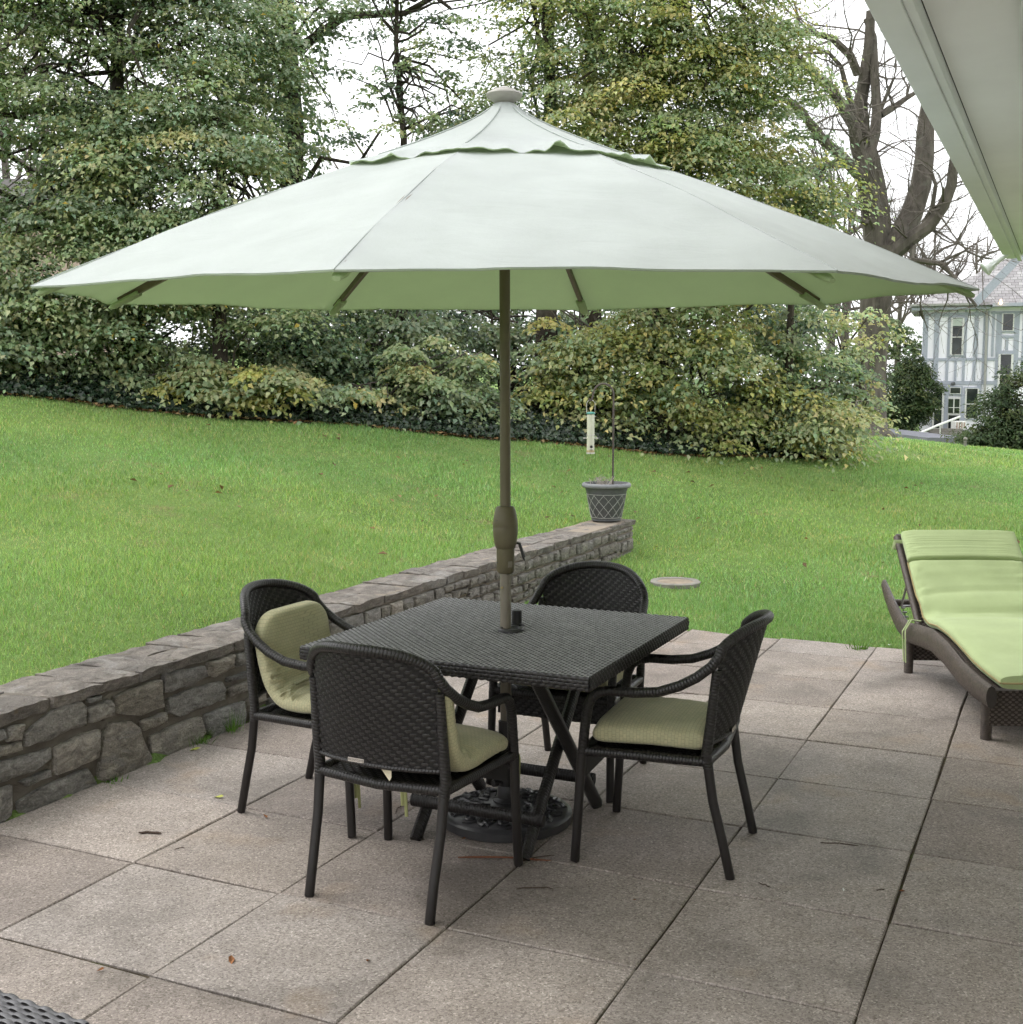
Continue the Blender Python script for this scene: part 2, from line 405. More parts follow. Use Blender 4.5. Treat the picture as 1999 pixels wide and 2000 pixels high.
M['paint'] = plain('pale_green_paint', (.745, .775, .755), .6, .35, var=.04, vscale=3); M['soffit'] = plain('soffit_paint', (.88, .885, .87), .7, .3, var=.04, vscale=2)
M['dark_joint'] = plain('open_joint', (.02, .018, .015), .9, .1); M['shingle_n'] = plain('asphalt_shingle', (.10, .095, .09), .9, .2)
M['stucco_n'] = plain('bounce_wall_stucco', (.78, .78, .75), .9, .2, bmp=.3)  # white chosen so the unseen wall bounces light onto the soffit
M['stucco'] = plain('white_stucco', (.87, .86, .92), .85, .25, var=.05, vscale=1.5, bmp=.2); M['timber'] = plain('grey_blue_timber', (.35, .375, .435), .7, .3, var=.1)
M['frame_w'] = plain('pale_window_frame', (.62, .62, .60), .6, .4); M['glass'] = mat_glass_dark(); M['blind'] = plain('window_blind', (.45, .50, .46), .8, .2)
M['white'] = plain('white_metal', (.75, .75, .73), .5, .4); M['asphalt'] = plain('asphalt', (.16, .165, .185), .95, .2, var=.2, bmp=.4)
M['concrete'] = plain('old_concrete', (.215, .205, .18), .9, .2, var=.25, vscale=12, bmp=.6, bscale=80)
M['rust'] = plain('rusty_lid', (.20, .13, .075), .85, .3, var=.35); M['lidm'] = plain('tan_concrete_lid', (.24, .20, .155), .9, .2, var=.3, vscale=9); M['brick_far'] = plain('pinkish_brick', (.42, .32, .27), .9, .2, var=.1)
M['leaf_dry'] = plain('dry_leaf', (.24, .11, .05), .8, .2, var=.4); M['stick'] = plain('red_brown_stick', (.16, .065, .035), .7, .3)
M['dk_twig'] = plain('dark_twig', (.07, .05, .038), .85, .2); M['badge'] = plain('brushed_badge', (.55, .5, .46), .35, .5, .5); M['ink'] = plain('engraved_ink', (.06, .05, .05), .7, .2)
M['tagc'] = plain('care_label', (.68, .60, .44), .85, .2)
def mat_roof():
    m, nt, bs = new_mat('slate_roof')
    uv = nd(nt, 'UVMap').outputs['UV']
    br = nd(nt, 'TexBrick', {'Vector': uv, 'Scale': 1.0, 'Mortar Size': .012, 'Brick Width': .42, 'Row Height': .24, 'Bias': 0.0,
                             'Color1': (.245, .232, .24, 1), 'Color2': (.37, .36, .36, 1), 'Mortar': (.09, .085, .085, 1)})
    c = mix(nt, .7, br.outputs['Color'], ramp(nt, noise(nt, uv, 1.3, 4, .6), [(.3, g3(.75)), (.7, g3(1.2))]), 'MULTIPLY')
    setb(nt, bs, c, .75, .35); bump(nt, bs, br.outputs['Fac'], -.6, .02); return m
M['slate'] = mat_roof()
def mat_lit():
    m, nt, bs = new_mat('lit_bulb'); setb(nt, bs, (1, .8, .5), .4)
    bs.inputs['Emission Color'].default_value = (1, .62, .3, 1); bs.inputs['Emission Strength'].default_value = 2.5; return m
M['lit'] = mat_lit()
def mat_lens():
    m, nt, bs = new_mat('lamp_lens'); setb(nt, bs, (.55, .62, .55), .15, .5); return m
M['lens'] = mat_lens()

# ------------------------------------------------------------------ ground heights
def rbf(pts):
    A = np.array(pts, float); n = len(A); d = np.hypot(A[:, None, 0] - A[None, :, 0], A[:, None, 1] - A[None, :, 1])
    K = np.zeros((n + 3, n + 3)); K[:n, :n] = d + np.eye(n) * .15; K[:n, n] = 1; K[:n, n + 1:] = A[:, :2]; K[n, :n] = 1; K[n + 1:, :n] = A[:, :2].T
    w = np.linalg.solve(K, np.concatenate([A[:, 2], [0, 0, 0]]))
    def f(x, y):
        r = np.hypot(x[..., None] - A[:, 0], y[..., None] - A[:, 1])
        return r @ w[:n] + w[n] + w[n + 1] * x + w[n + 2] * y
    return f
WALL_F, WALL_B, WALL_END = -.716, -1.075, 7.29
wp = lambda u, v: (W(u, v).x, W(u, v).y)
UP = [(*wp(-1.1, -3.5), .385), (*wp(-1.1, -1), .385), (*wp(-1.1, 1), .385), (*wp(-1.1, 3), .385), (*wp(-1.1, 5), .385), (*wp(-1.1, 7.2), .37),
      (-5.5, 13, 1.5), (-3.9, 13.3, 1.31), (-1.95, 13.8, 1.14), (.2, 14.5, .94), (2.6, 15.5, .68), (4.2, 16.5, .62), (-3.3, 6.6, .64), (-2.6, 9.5, .86), (-5, 8, .85),
      (-8, 20, 1.85), (-2, 20, 1.55), (2, 22, 1.2), (-12, 35, 2.2), (0, 35, 1.5), (5.4, 22, .74), (6.9, 26, .56), (8.2, 24, .45), (9.3, 22, .34), (12, 32, 0.0), (15, 42, -.6), (19, 55, -.95), (26, 55, -1.0),
      (12, 22, .05), (-30, 60, 3), (0, 60, 1.2), (30, 60, -1.2), (20, 30, -.6)]
LO = [(1.1, 7.95, -.01), (2.3, 7.4, -.01), (4, 7, -.01), (6, 6, -.01), (.6, 8.6, .0), (1.3, 9.5, .04), (1.2, 11, .12), (3, 10, .1), (2.5, 13, .33), (5, 13, .24), (4.2, 16.5, .6), (8, 16, .25), (5.4, 22, .74), (6.9, 26, .56),
      (8.2, 24, .45), (9.3, 22, .34), (12, 32, 0.0), (15, 42, -.6), (19, 55, -.95), (26, 55, -1.0), (12, 22, .05), (10, 8, -.02), (20, 30, -.6), (30, 60, -1.2), (0, 60, 1.2), (-2, 20, 1.55), (2, 22, 1.2), (.2, 14.5, .94), (2.6, 15.5, .68),
      (0, 0, -.03), (4, -4, -.03), (*wp(-.7, -2), -.03)]
f_up, f_lo = rbf(UP), rbf(LO)
def sstep(a, b, x):
    t = np.clip((x - a) / (b - a), 0, 1); return t * t * (3 - 2 * t)
PATIO_U1, PATIO_V1 = 3.9, 4.6
def ground(x, y):
    x = np.asarray(x, float); y = np.asarray(y, float)
    dx, dy = x - OX, y - OY; u = dx * UX + dy * UY; v = dx * VX + dy * VY
    over = np.maximum(0, v - (WALL_END - .15))
    wid = .12 + over * .75
    mid = (WALL_F + WALL_B) / 2 + over * .12
    w = 1 - sstep(mid - wid, mid + wid, u)
    z = f_up(x, y) * w + f_lo(x, y) * (1 - w)
    z = z + .012 * np.sin(x * 2.1 + 1.3 * np.sin(y * 1.7)) * np.clip((y - 5) / 4, 0, 1) * (np.hypot(x, y) < 40)
    pat = (u > WALL_F - .25) & (u < PATIO_U1 + 2) & (v < PATIO_V1 - .03)
    return np.where(pat, np.where(u < WALL_F + .02, np.minimum(z, .3), -.07), z)
def gz(x, y): return float(ground(np.array([x]), np.array([y]))[0])

# ------------------------------------------------------------------ lawn sheet
def axis(lo, hi, fine0, fine1, step):
    a = list(np.arange(fine0, fine1 + 1e-6, step)); s = step; x = fine1
    while x < hi: s *= 1.16; x += s; a.append(x)
    s = step; x = fine0; pre = []
    while x > lo: s *= 1.16; x -= s; pre.append(x)
    return np.array(pre[::-1] + a)
xs, ys = axis(-400, 400, -6.5, 8, .11), axis(-60, 700, 2.0, 18, .11)
GX, GY = np.meshgrid(xs, ys, indexing='ij'); GZ = ground(GX, GY)
nx, ny = GX.shape; idx = np.arange(nx * ny).reshape(nx, ny)
F = np.stack([idx[:-1, :-1], idx[1:, :-1], idx[1:, 1:], idx[:-1, 1:]], -1).reshape(-1, 4)
lawn = link('lawn', fast_mesh('lawn', np.stack([GX, GY, GZ], -1).reshape(-1, 3), F, smooth=True), M['lawn'])
tag(lawn, 'mown green lawn rising behind the stone wall to the hedge', kind='structure')

# ------------------------------------------------------------------ patio of square slabs
bed = MB(); bed.add([W(WALL_F - .1, -4.2, -.009), W(PATIO_U1 + .1, -4.2, -.009), W(PATIO_U1 + .1, PATIO_V1 - .01, -.009), W(WALL_F - .1, PATIO_V1 - .01, -.009)], [(0, 1, 2, 3)])
patio = bed.build('patio', M['dirt'], smooth=0); tag(patio, 'patio of square pinkish-grey aggregate slabs with dark joints', kind='structure')
T = .6
cols = [WALL_F + .008, 0, T, 2 * T, 3 * T, 4 * T, 5 * T, 6 * T, PATIO_U1]
rows = [T * k for k in range(-7, 8)] + [PATIO_V1]
for ci in range(len(cols) - 1):
    for ri in range(len(rows) - 1):
        g0 = .002 if ci + 0 != 5 else .0042; g1 = .002 if ci + 1 != 5 else .0038
        gr = random.choice([.0032, .004, .0048, .0058])
        u0, u1, v0, v1 = cols[ci] + g0, cols[ci + 1] - g1, rows[ri] + gr, rows[ri + 1] - gr
        jj = lambda s: random.uniform(-s, s)
        zt = jj(.0018); c = .004; vs = []
        def ring(ins, z):
            out = []
            for k, (a, b) in enumerate([(u0, v0), ((u0 + u1) / 2, v0), (u1, v0), (u1, (v0 + v1) / 2), (u1, v1), ((u0 + u1) / 2, v1), (u0, v1), (u0, (v0 + v1) / 2)]):
                cu = (u0 + u1) / 2; cv = (v0 + v1) / 2
                out.append((a + math.copysign(ins, cu - a) * (abs(cu - a) > .01) + E_[k][0], b + math.copysign(ins, cv - b) * (abs(cv - b) > .01) + E_[k][1], z + E_[k][2]))
            return out
        E_ = [(jj(.0025), jj(.0025), jj(.0015)) for _ in range(8)]
        if ri == len(rows) - 2: E_ = [(a, b + (jj(.03) if k in (4, 5, 6) else 0), z) for k, (a, b, z) in enumerate(E_)]
        pts = ring(0, -.045) + ring(0, zt - c) + ring(c, zt)
        vs = [W(*p) for p in pts]
        fs = [(r * 8 + i, r * 8 + (i + 1) % 8, r * 8 + 8 + (i + 1) % 8, r * 8 + 8 + i) for r in (0, 1) for i in range(8)] + [tuple(range(16, 24))]
        sl = MB().add(vs, fs).build('paving_slab', M['slab'], patio, smooth=30)

# ------------------------------------------------------------------ stone retaining wall
wall = empty('retaining_wall', W(WALL_F, 3), 0, 'low rubble stone retaining wall with rough flat top along the patio', 'wall')
wl = wall.location
def wall_child(mb, name, mat, smooth=60):
    o = mb.build(name, mat, None, smooth)
    for v in o.data.vertices: v.co = v.co - wl
    o.parent = wall; return o
mb = MB()
core = []
NV = 60
for (u, z) in [(WALL_F - .015, -.06), (WALL_F - .013, .12), (WALL_F - .015, .30), (WALL_F - .02, .404), (WALL_B + .02, .404), (WALL_B, -.06)]:
    core.append([W(u + .006 * fbm(k * .7, z * 9), -1.6 + (WALL_END - .03 + 1.6) * k / NV, z + .004 * fbm(k * .9, u * 7)) for k in range(NV + 1)])
mb.grid(core)
mb.add([core[i][NV] for i in range(6)], [(5, 4, 3, 2, 1, 0)])
wall_child(mb, 'mortar', M['mortar'])
def add_stone(poly, mat, proud=None, frame=None, name='stone'):
    """poly: (v, z) outline on the wall's face; frame maps (v, z, out) to the world"""
    frame = frame or (lambda v, z, o: W(WALL_F + o, v, z))
    n0 = len(poly); P = []
    cv = sum(p[0] for p in poly) / n0; cz = sum(p[1] for p in poly) / n0
    per = sum(math.dist(poly[i], poly[(i + 1) % n0]) for i in range(n0)); st = max(.03, per / 15)
    for i in range(n0):                                   # subdivide the outline and roughen it
        a, b = poly[i], poly[(i + 1) % n0]; k = max(1, int(round(math.dist(a, b) / st)))
        for q in range(k):
            t = q / k; j = .0035 if 0 < q else .0015
            P.append((a[0] + (b[0] - a[0]) * t + random.uniform(-j, j), a[1] + (b[1] - a[1]) * t + random.uniform(-j, j)))
    n = len(P); pr = proud if proud is not None else random.uniform(.006, .022)
    size = min(max(p[0] for p in P) - min(p[0] for p in P), max(p[1] for p in P) - min(p[1] for p in P))
    ins = min(.007, size * .09)
    tv, tz = random.uniform(-.06, .06), random.uniform(-.08, .08)
    def inset(p, d):
        dv, dz = cv - p[0], cz - p[1]; l = math.hypot(dv, dz) + 1e-6; return (p[0] + dv / l * d, p[1] + dz / l * d)
    vs = [frame(p[0], p[1], -.03) for p in P]
    vs += [frame(p[0], p[1], pr - .007 + random.uniform(-.003, .003)) for p in P]
    r2 = [inset(p, ins) for p in P]
    vs += [frame(p[0], p[1], pr + (p[0] - cv) * tv + (p[1] - cz) * tz + random.uniform(-.007, .004)) for p in r2]
    r3 = [(cv + (p[0] - cv) * .5, cz + (p[1] - cz) * .5) for p in P]
    vs += [frame(p[0], p[1], pr + .004 + (p[0] - cv) * tv + (p[1] - cz) * tz + .022 * size / .15 * .5 * fbm(p[0] * 13, p[1] * 13, cv)) for p in r3]
    vs.append(frame(cv, cz, pr + .004 + random.uniform(-.006, .006)))
    fs = []
    for r in range(3):
        for i in range(n):
            j = (i + 1) % n; fs.append((r * n + i, r * n + j, (r + 1) * n + j, (r + 1) * n + i))
    fs += [(3 * n + i, 3 * n + (i + 1) % n, 4 * n) for i in range(n)]
    area = sum(P[i][0] * P[(i + 1) % n][1] - P[(i + 1) % n][0] * P[i][1] for i in range(n))
    if area < 0: fs = [f[::-1] for f in fs]
    return wall_child(MB().add(vs, fs), name, mat, 50)
STONES = [
[(0.101,0.229),(0.252,0.217),(0.342,0.214),(0.345,0.175),(0.255,0.146),(0.0,0.155),(0.0,.225)],
[(0.362,0.206),(0.479,0.221),(0.597,0.221),(0.583,0.106),(0.458,0.097),(0.357,0.099)],
[(0.611,0.186),(0.664,0.23),(0.768,0.212),(0.816,0.172),(0.901,-0.015),(0.716,-0.021),(0.62,-0.012),(0.583,0.014),(0.603,0.107)],
[(0.223,0.304),(0.371,0.361),(0.508,0.355),(0.537,0.331),(0.535,0.257),(0.452,0.257),(0.329,0.245),(0.22,0.251)],
[(0.548,0.317),(0.661,0.33),(0.679,0.308),(0.681,0.255),(0.549,0.26)],
[(0.692,0.328),(0.832,0.342),(0.974,0.343),(0.978,0.223),(0.835,0.216),(0.697,0.262)],
[(0.997,0.36),(1.266,0.342),(1.274,0.292),(1.167,0.271),(0.994,0.28)],
[(1.014,0.245),(1.185,0.255),(1.391,0.24),(1.42,0.194),(1.408,0.15),(1.248,0.15),(1.078,0.148),(1.012,0.183)],
[(0.898,0.108),(1.086,0.121),(1.227,0.113),(1.249,0.04),(1.212,-0.015),(0.954,-0.018),(0.904,0.033)],
[(1.266,0.113),(1.427,0.112),(1.558,0.107),(1.559,-0.015),(1.33,-0.015),(1.264,0.049)],
[(0.846,0.189),(0.999,0.193),(1.001,0.143),(0.857,0.144)],
[(0.186,0.123),(0.33,0.129),(0.336,0.1),(0.218,0.095)],
[(0.169,0.048),(0.285,0.072),(0.531,0.075),(0.56,0.035),(0.575,-0.01),(0.352,-0.015),(0.174,-0.015)],
[(0.0,0.137),(0.147,0.125),(0.146,0.05),(0.134,0.011),(0.082,-0.015),(0,-.015)],
[(0.139,0.344),(0.218,0.34),(0.213,0.312),(0.202,0.285),(0.137,0.292)],
[(0.0,0.292),(0.195,0.278),(0.2,0.246),(0.0,0.246)],
[(1.441,0.202),(1.578,0.198),(1.721,0.2),(1.719,0.145),(1.449,0.154)],
[(1.437,0.246),(1.59,0.246),(1.6,0.233),(1.578,0.221),(1.437,0.225)],
[(1.574,0.11),(1.718,0.121),(1.722,0.075),(1.573,0.07)],
[(1.604,0.035),(1.721,0.04),(1.719,-0.015),(1.624,-0.012)],
[(1.298,0.35),(1.49,0.35),(1.495,0.33),(1.485,0.285),(1.342,0.271),(1.283,0.29)],
[(1.509,0.347),(1.626,0.337),(1.624,0.276),(1.501,0.282)],
[(0.0,0.345),(0.127,0.345),(0.127,0.308),(0.0,0.308)],
[(0.554,0.357),(0.615,0.358),(0.614,0.340),(0.553,0.343)]]
for k, s in enumerate(STONES): add_stone(s, M['stone'], .028 if k == 2 else None)
def split(v0, v1, z0, z1, out):
    w, h = v1 - v0, z1 - z0
    if (h > .17 or (h > .11 and random.random() < .55)) and h > .09:
        c = z0 + h * random.uniform(.36, .64); split(v0, v1, z0, c, out); split(v0, v1, c, z1, out); return
    if w > .36 or (w > h * 2.3 and w > .15) or (w > .2 and random.random() < .3):
        c = v0 + w * random.uniform(.35, .65); split(v0, c, z0, z1, out); split(c, v1, z0, z1, out); return
    out.append((v0, v1, z0, z1))
def rubble(a, b, pale):
    v = a
    while v < b - .05:
        w = min(random.uniform(.35, .75), b - v)
        if b - (v + w) < .2: w = b - v
        out = []; split(v, v + w, -.015, .358, out)
        for (v0, v1, z0, z1) in out:
            g = .008; q = min(v1 - v0, z1 - z0) * .28
            v0 += g; v1 -= g; z0 += g; z1 -= g; j = lambda: random.uniform(0, q) * random.random()
            poly = [(v0 + j(), z0), (v1 - j(), z0 + j() * .5), (v1, z0 + j()), (v1, z1 - j()), (v1 - j(), z1), (v0 + j(), z1 - j() * .5), (v0, z1 - j()), (v0, z0 + j())]
            add_stone(poly, M['stone_pale'] if random.random() < pale(v0) else M['stone'])
        v += w
rubble(-1.5, 0.0, lambda v: 0)
rubble(1.735, WALL_END - .06, lambda v: min(1, max(0, (v - 1.6) / 2.2)))
endf = lambda a, z, o: W(a, WALL_END - .03 + o, z)
for (a0, a1, z0, z1) in [(-1.06, -.93, .0, .12), (-.92, -.74, .0, .14), (-1.05, -.86, .13, .25), (-.85, -.73, .15, .26), (-1.06, -.95, .26, .36), (-.94, -.74, .27, .36)]:
    add_stone([(a0, z0), (a1, z0 + .01), (a1 - .01, z1), (a0 + .012, z1 - .008)], M['stone_pale'], None, endf)
edges = [-1.6, -1.2, -.8, -.45, -.1, .14, .352, .617, .832, 1.07, 1.291, 1.5, 1.645]
while edges[-1] < WALL_END - .2: edges.append(edges[-1] + random.uniform(.17, .38))
edges[-1] = WALL_END
def capstone(v0, v1, ua, ub, front):
    n, m = 5, 4; top = 0.413 + random.uniform(-.004, .006) - .01 * (v0 > 6); G = []
    ph = random.uniform(0, 50); sk = random.uniform(-.02, .02)
    for i in range(n + 1):
        row = []
        for j in range(m + 1):
            v = v0 + (v1 - v0) * i / n + (sk * (j / m - .5) if 0 < i < n or True else 0); u = ua + (ub - ua) * j / m
            edge = (i in (0, n)) or (j in (0, m))
            if j == 0 and front: u += .014 * fbm(v * 9, ph)
            z = top + .011 * fbm(v * 7, u * 7, ph) + .006 * fbm(v * 23, u * 23) - (.007 if edge else 0)
            row.append((u, v, z))
        G.append(row)
    mb = MB(); mb.grid([[W(*p) for p in r] for r in G], flip=True)
    per = [G[i][0] for i in range(n + 1)] + [G[n][j] for j in range(1, m + 1)] + [G[i][m] for i in range(n - 1, -1, -1)] + [G[0][j] for j in range(m - 1, 0, -1)]
    lo = [(p[0] + (-.006 if (k <= n and front) else 0), p[1], .362 + (.008 * fbm(p[1] * 15, p[0]))) for k, p in enumerate(per)]
    q = len(per); vs = [W(*p) for p in per] + [W(*p) for p in lo]
    mb.add(vs, [(i, (i + 1) % q, q + (i + 1) % q, q + i) for i in range(q)])
    wall_child(mb, 'capstone', M['cap'], 55)
for a, b in zip(edges[:-1], edges[1:]):
    g = .004
    if b - a > .2 and random.random() < .6:
        um = -.716 - random.uniform(.13, .24)
        capstone(a + g, b - g, WALL_F + .006, um + .004, True); capstone(a + g, b - g, um - .004, WALL_B, False)
    else: capstone(a + g, b - g, WALL_F + .006, WALL_B, True)
for (a0, a1, z0, z1, o) in [(-1.04, -.88, -.02, .15, .07), (-.86, -.72, -.02, .12, .1), (-.98, -.8, .1, .2, .035)]:
    add_stone([(a0, z0), (a1, z0), (a1, z1 - .03), (a1 - .03, z1), (a0 + .02, z1 - .01)], M['stone_pale'], o, endf)

# ------------------------------------------------------------------ hedge bed with ivy, grass
BED = [(-9, 12.2), (-6.2, 12.75), (-5.3, 12.95), (-3.9, 13.3), (-1.95, 13.8), (.2, 14.45), (2.0, 15.15), (3.2, 15.85), (4.35, 16.5)]   # lawn side
BED_B = [(-10, 17.5), (-6.4, 17.2), (-4.5, 17.0), (-3, 17.2), (-1.5, 17.4), (.3, 17.6), (2.2, 17.8), (3.9, 17.7), (4.75, 17.2)]      # far side
bx_ = np.array([p[0] for p in BED]); by_ = np.array([p[1] for p in BED]); bbx = np.array([p[0] for p in BED_B]); bby = np.array([p[1] for p in BED_B])
def in_bed(x, y, m=0.0):
    y0 = np.interp(x, bx_, by_); y1 = np.interp(x, bbx, bby)
    end = 4.6 - .35 * np.abs(y - 16.8)
    return (y > y0 + m + .06 * np.sin(x * 5) + .04 * np.sin(x * 13)) & (y < y1) & (x < end)
sb = MB(); G = []
for i in range(57):
    t = i / 56; x0 = -9 + 13.5 * t; y0 = float(np.interp(x0, bx_, by_)); y1 = float(np.interp(x0, bbx, bby))
    row = []
    for k in range(13):
        y = y0 + (y1 - y0) * k / 12 + (.05 * math.sin(x0 * 6) if k == 0 else 0); row.append(Vector((x0, y, gz(x0, y) + .012 + (.05 * min(k, 4) / 4))))
    G.append(row)
soil = sb.grid(G, flip=True).build('hedge_bed', M['soil']); tag(soil, 'dark leaf-strewn earth under the hedge', kind='structure')

def pick(rng, pal, n, jit=.16):
    pal = np.array(pal); c = pal[rng.integers(0, len(pal), n)]
    return c * rng.uniform(1 - jit, 1 + jit, (n, 1)) * rng.uniform(.93, 1.07, (n, 3))

def grass_patch(n, ymin, ymax, hgt, wid, name):
    rng = RNG
    y = np.sqrt(rng.uniform(ymin ** 2, ymax ** 2, n)); x = rng.uniform(-.52, .52, n) * y + rng.uniform(-.4, .4, n)
    dx, dy = x - OX, y - OY; u = dx * UX + dy * UY; v = dx * VX + dy * VY
    edge = .03 * np.sin(u * 11) + .02 * np.sin(u * 29) + rng.uniform(-.03, .03, n)
    bad = ((u > WALL_B - .0 + rng.uniform(-.03, .03, n)) & (v < PATIO_V1 + edge)) | ((u > WALL_B) & (u < WALL_F + .03) & (v < WALL_END + .05)) | in_bed(x, y, .05)
    mh = np.hypot((x - 1.3) / 1.0, (y - 9.5) / 1.0) < .2 + rng.uniform(-.02, .015, n); bad |= mh
    bare = (np.sin(x * 3.1 + 1.7 * np.sin(y * 2.3)) * np.sin(y * 2.7 + 1.3 * np.sin(x * 1.9)))
    thin = (bare > .87) & (rng.random(n) < .45); bad |= thin
    ok = ~bad; x, y, bare = x[ok], y[ok], bare[ok]; n = len(x); z = ground(x, y)
    tall = 1 + .35 * np.sin(x * 2.3 + np.sin(y * 3.1)) * np.sin(y * 1.9 + .7)
    clump = np.clip(np.sin(x * 9 + 2 * np.sin(y * 7)) * np.sin(y * 8 + 2 * np.sin(x * 6)), 0, 1)
    h = hgt * rng.uniform(.5, 1.25, n) * tall * (1 + .3 * clump); w = wid * rng.uniform(.7, 1.3, n) * (1 + .04 * (y - 5))
    a = rng.uniform(0, 2 * np.pi, n); lean = rng.uniform(.15, .95, n) * h; la = a + rng.uniform(-1, 1, n) + np.pi / 2
    bvec = np.stack([np.cos(a), np.sin(a), np.zeros(n)], 1) * (w / 2)[:, None]
    base = np.stack([x, y, z - .006], 1)
    tip = base + np.stack([np.cos(la) * lean, np.sin(la) * lean, h], 1)
    V = np.stack([base - bvec, base + bvec, tip], 1).reshape(-1, 3); Fc = np.arange(3 * n).reshape(-1, 3)
    pal = [(.22, .36, .11), (.27, .41, .14), (.165, .295, .085), (.32, .43, .155), (.24, .39, .16), (.195, .34, .075)]
    c = pick(rng, pal, n, .32)
    yel = rng.random(n) < .07 + .30 * np.clip(bare - .55, 0, 1) * 2; c[yel] = pick(rng, [(.45, .44, .17), (.50, .44, .25), (.38, .42, .14)], int(yel.sum()))
    lum = 1 + .12 * np.sin(x * 1.1 + 2 * np.sin(y * .6)) * np.sin(y * 1.3 + x * .4); c *= lum[:, None]
    hue = np.sin(x * .8 - y * .5 + 1.5 * np.sin(y * .9)); c[:, 0] *= 1 + .07 * hue; c[:, 2] *= 1 - .05 * hue
    tint = np.repeat(c, 3, 0)
    return V, Fc, tint
parts = [grass_patch(250000, 4.0, 9.0, .034, .0046, 'a'), grass_patch(330000, 9.0, 17.5, .037, .007, 'b'), grass_patch(110000, 17.5, 28.0, .045, .013, 'c')]
Vg = np.concatenate([p[0] for p in parts]); Tg = np.concatenate([p[2] for p in parts]); Fg = np.arange(len(Vg)).reshape(-1, 3)
grass = link('grass', fast_mesh('grass', Vg, Fg, Tg), M['grass']); tag(grass, 'short spring grass blades covering the lawn', 'grass', kind='stuff')

# ------------------------------------------------------------------ leaves and trees
def leaf_arrays(pos, nrm, L, Wd, rng, fold=.25, along=None):
    n = len(pos); nrm = nrm / (np.linalg.norm(nrm, axis=1, keepdims=True) + 1e-9)
    r = rng.normal(size=(n, 3)) if along is None else along + rng.normal(size=(n, 3)) * .6
    a = r - nrm * (r * nrm).sum(1, keepdims=True); a /= (np.linalg.norm(a, axis=1, keepdims=True) + 1e-9)
    b = np.cross(nrm, a); s = rng.uniform(.5, 1.3, n)[:, None]
    l, w = L * s, Wd * s
    p0 = pos - a * l * .5; p2 = pos + a * l * .5 - nrm * l * .12
    p1 = pos + b * w * .5 + nrm * w * fold - a * l * .06; p3 = pos - b * w * .5 + nrm * w * fold - a * l * .06
    V = np.stack([p0, p1, p2, p3], 1).reshape(-1, 3); k = np.arange(n)[:, None] * 4
    Fc = np.concatenate([k + np.array([0, 1, 2]), k + np.array([0, 2, 3])], 1).reshape(-1, 3)
    return V, Fc
def foliage(centers, rad, nper, L, Wd, pal, rng, flat=.22, droop=.35, outward=None, tintj=.18):
    """leaf sprays: each clump is a flattened, drooping pad of separate leaves"""
    C = np.repeat(centers, nper, 0); n = len(C); rr = np.repeat(rad, nper)
    q = rng.normal(size=(n, 3)); q[:, :2] *= (.55 * rr)[:, None]; q[:, 2] *= flat * rr * .7
    r2 = (q[:, :2] ** 2).sum(1); q[:, 2] -= droop * r2 / rr
    nrm = np.stack([q[:, 0] / rr * .45, q[:, 1] / rr * .45 - .38, np.full(n, 1.0)], 1) + rng.normal(size=(n, 3)) * .38
    al = np.stack([q[:, 0], q[:, 1], -np.abs(q[:, 2])], 1) / rr[:, None]
    V, Fc = leaf_arrays(C + q, nrm, L, Wd, rng, along=al)
    pal = np.array(pal); cl = pal[rng.integers(0, len(pal), len(centers))] * rng.uniform(.8, 1.2, (len(centers), 1))
    t = np.repeat(cl, nper, 0) * rng.uniform(1 - tintj, 1 + tintj, (n, 1)); t[:, 0] *= rng.uniform(.85, 1.2, n)
    yl = rng.random(n) < (.004 if L < .1 else 0); t[yl] = (.42, .30, .04)
    return V, Fc, np.repeat(t, 4, 0)
def ell_points(n, c, r, rng, lo=.45, front=.72):
    out = []
    while len(out) < n:
        d = rng.normal(size=3); d /= np.linalg.norm(d)
        if d[1] > .15 and rng.random() < front: continue
        lump = 1 + .22 * math.sin(d[0] * 5 + c[0] * 3) * math.sin(d[2] * 6 + c[1] * 2) + (.22 * rng.random() if rng.random() < .14 else 0)
        out.append(np.array(c) + d * np.array(r) * rng.uniform(lo, 1.0) ** .6 * lump)
    return np.array(out)
HOLLY = [(0.238, 0.31, 0.157), (0.298, 0.368, 0.188), (0.199, 0.271, 0.157), (0.35, 0.398, 0.209), (0.253, 0.324, 0.217)]
YELLOW = [(0.329, 0.356, 0.116), (0.407, 0.417, 0.138), (0.25, 0.319, 0.116), (0.46, 0.441, 0.173), (0.276, 0.307, 0.116)]
DARK = [(0.12, 0.19, 0.107), (0.158, 0.227, 0.123), (0.106, 0.161, 0.107), (0.206, 0.263, 0.138)]
PALE = [(0.309, 0.384, 0.209), (0.372, 0.409, 0.209), (0.263, 0.335, 0.19), (0.465, 0.459, 0.227)]
def limb_tube(mb, a, b, r0, r1, rng, wob=.12, n=5, sides=5):
    a, b = Vector(a), Vector(b); L_ = (b - a).length; pts = []; rs = []
    for i in range(n + 1):
        t = i / n; p = a.lerp(b, t) + Vector(rng.normal(size=3) * wob * L_ * .18 * math.sin(math.pi * t)); p.z += .12 * L_ * math.sin(math.pi * t) * .5
        pts.append(p); rs.append(r0 + (r1 - r0) * t)
    mb.tube(pts, rs, sides, True)
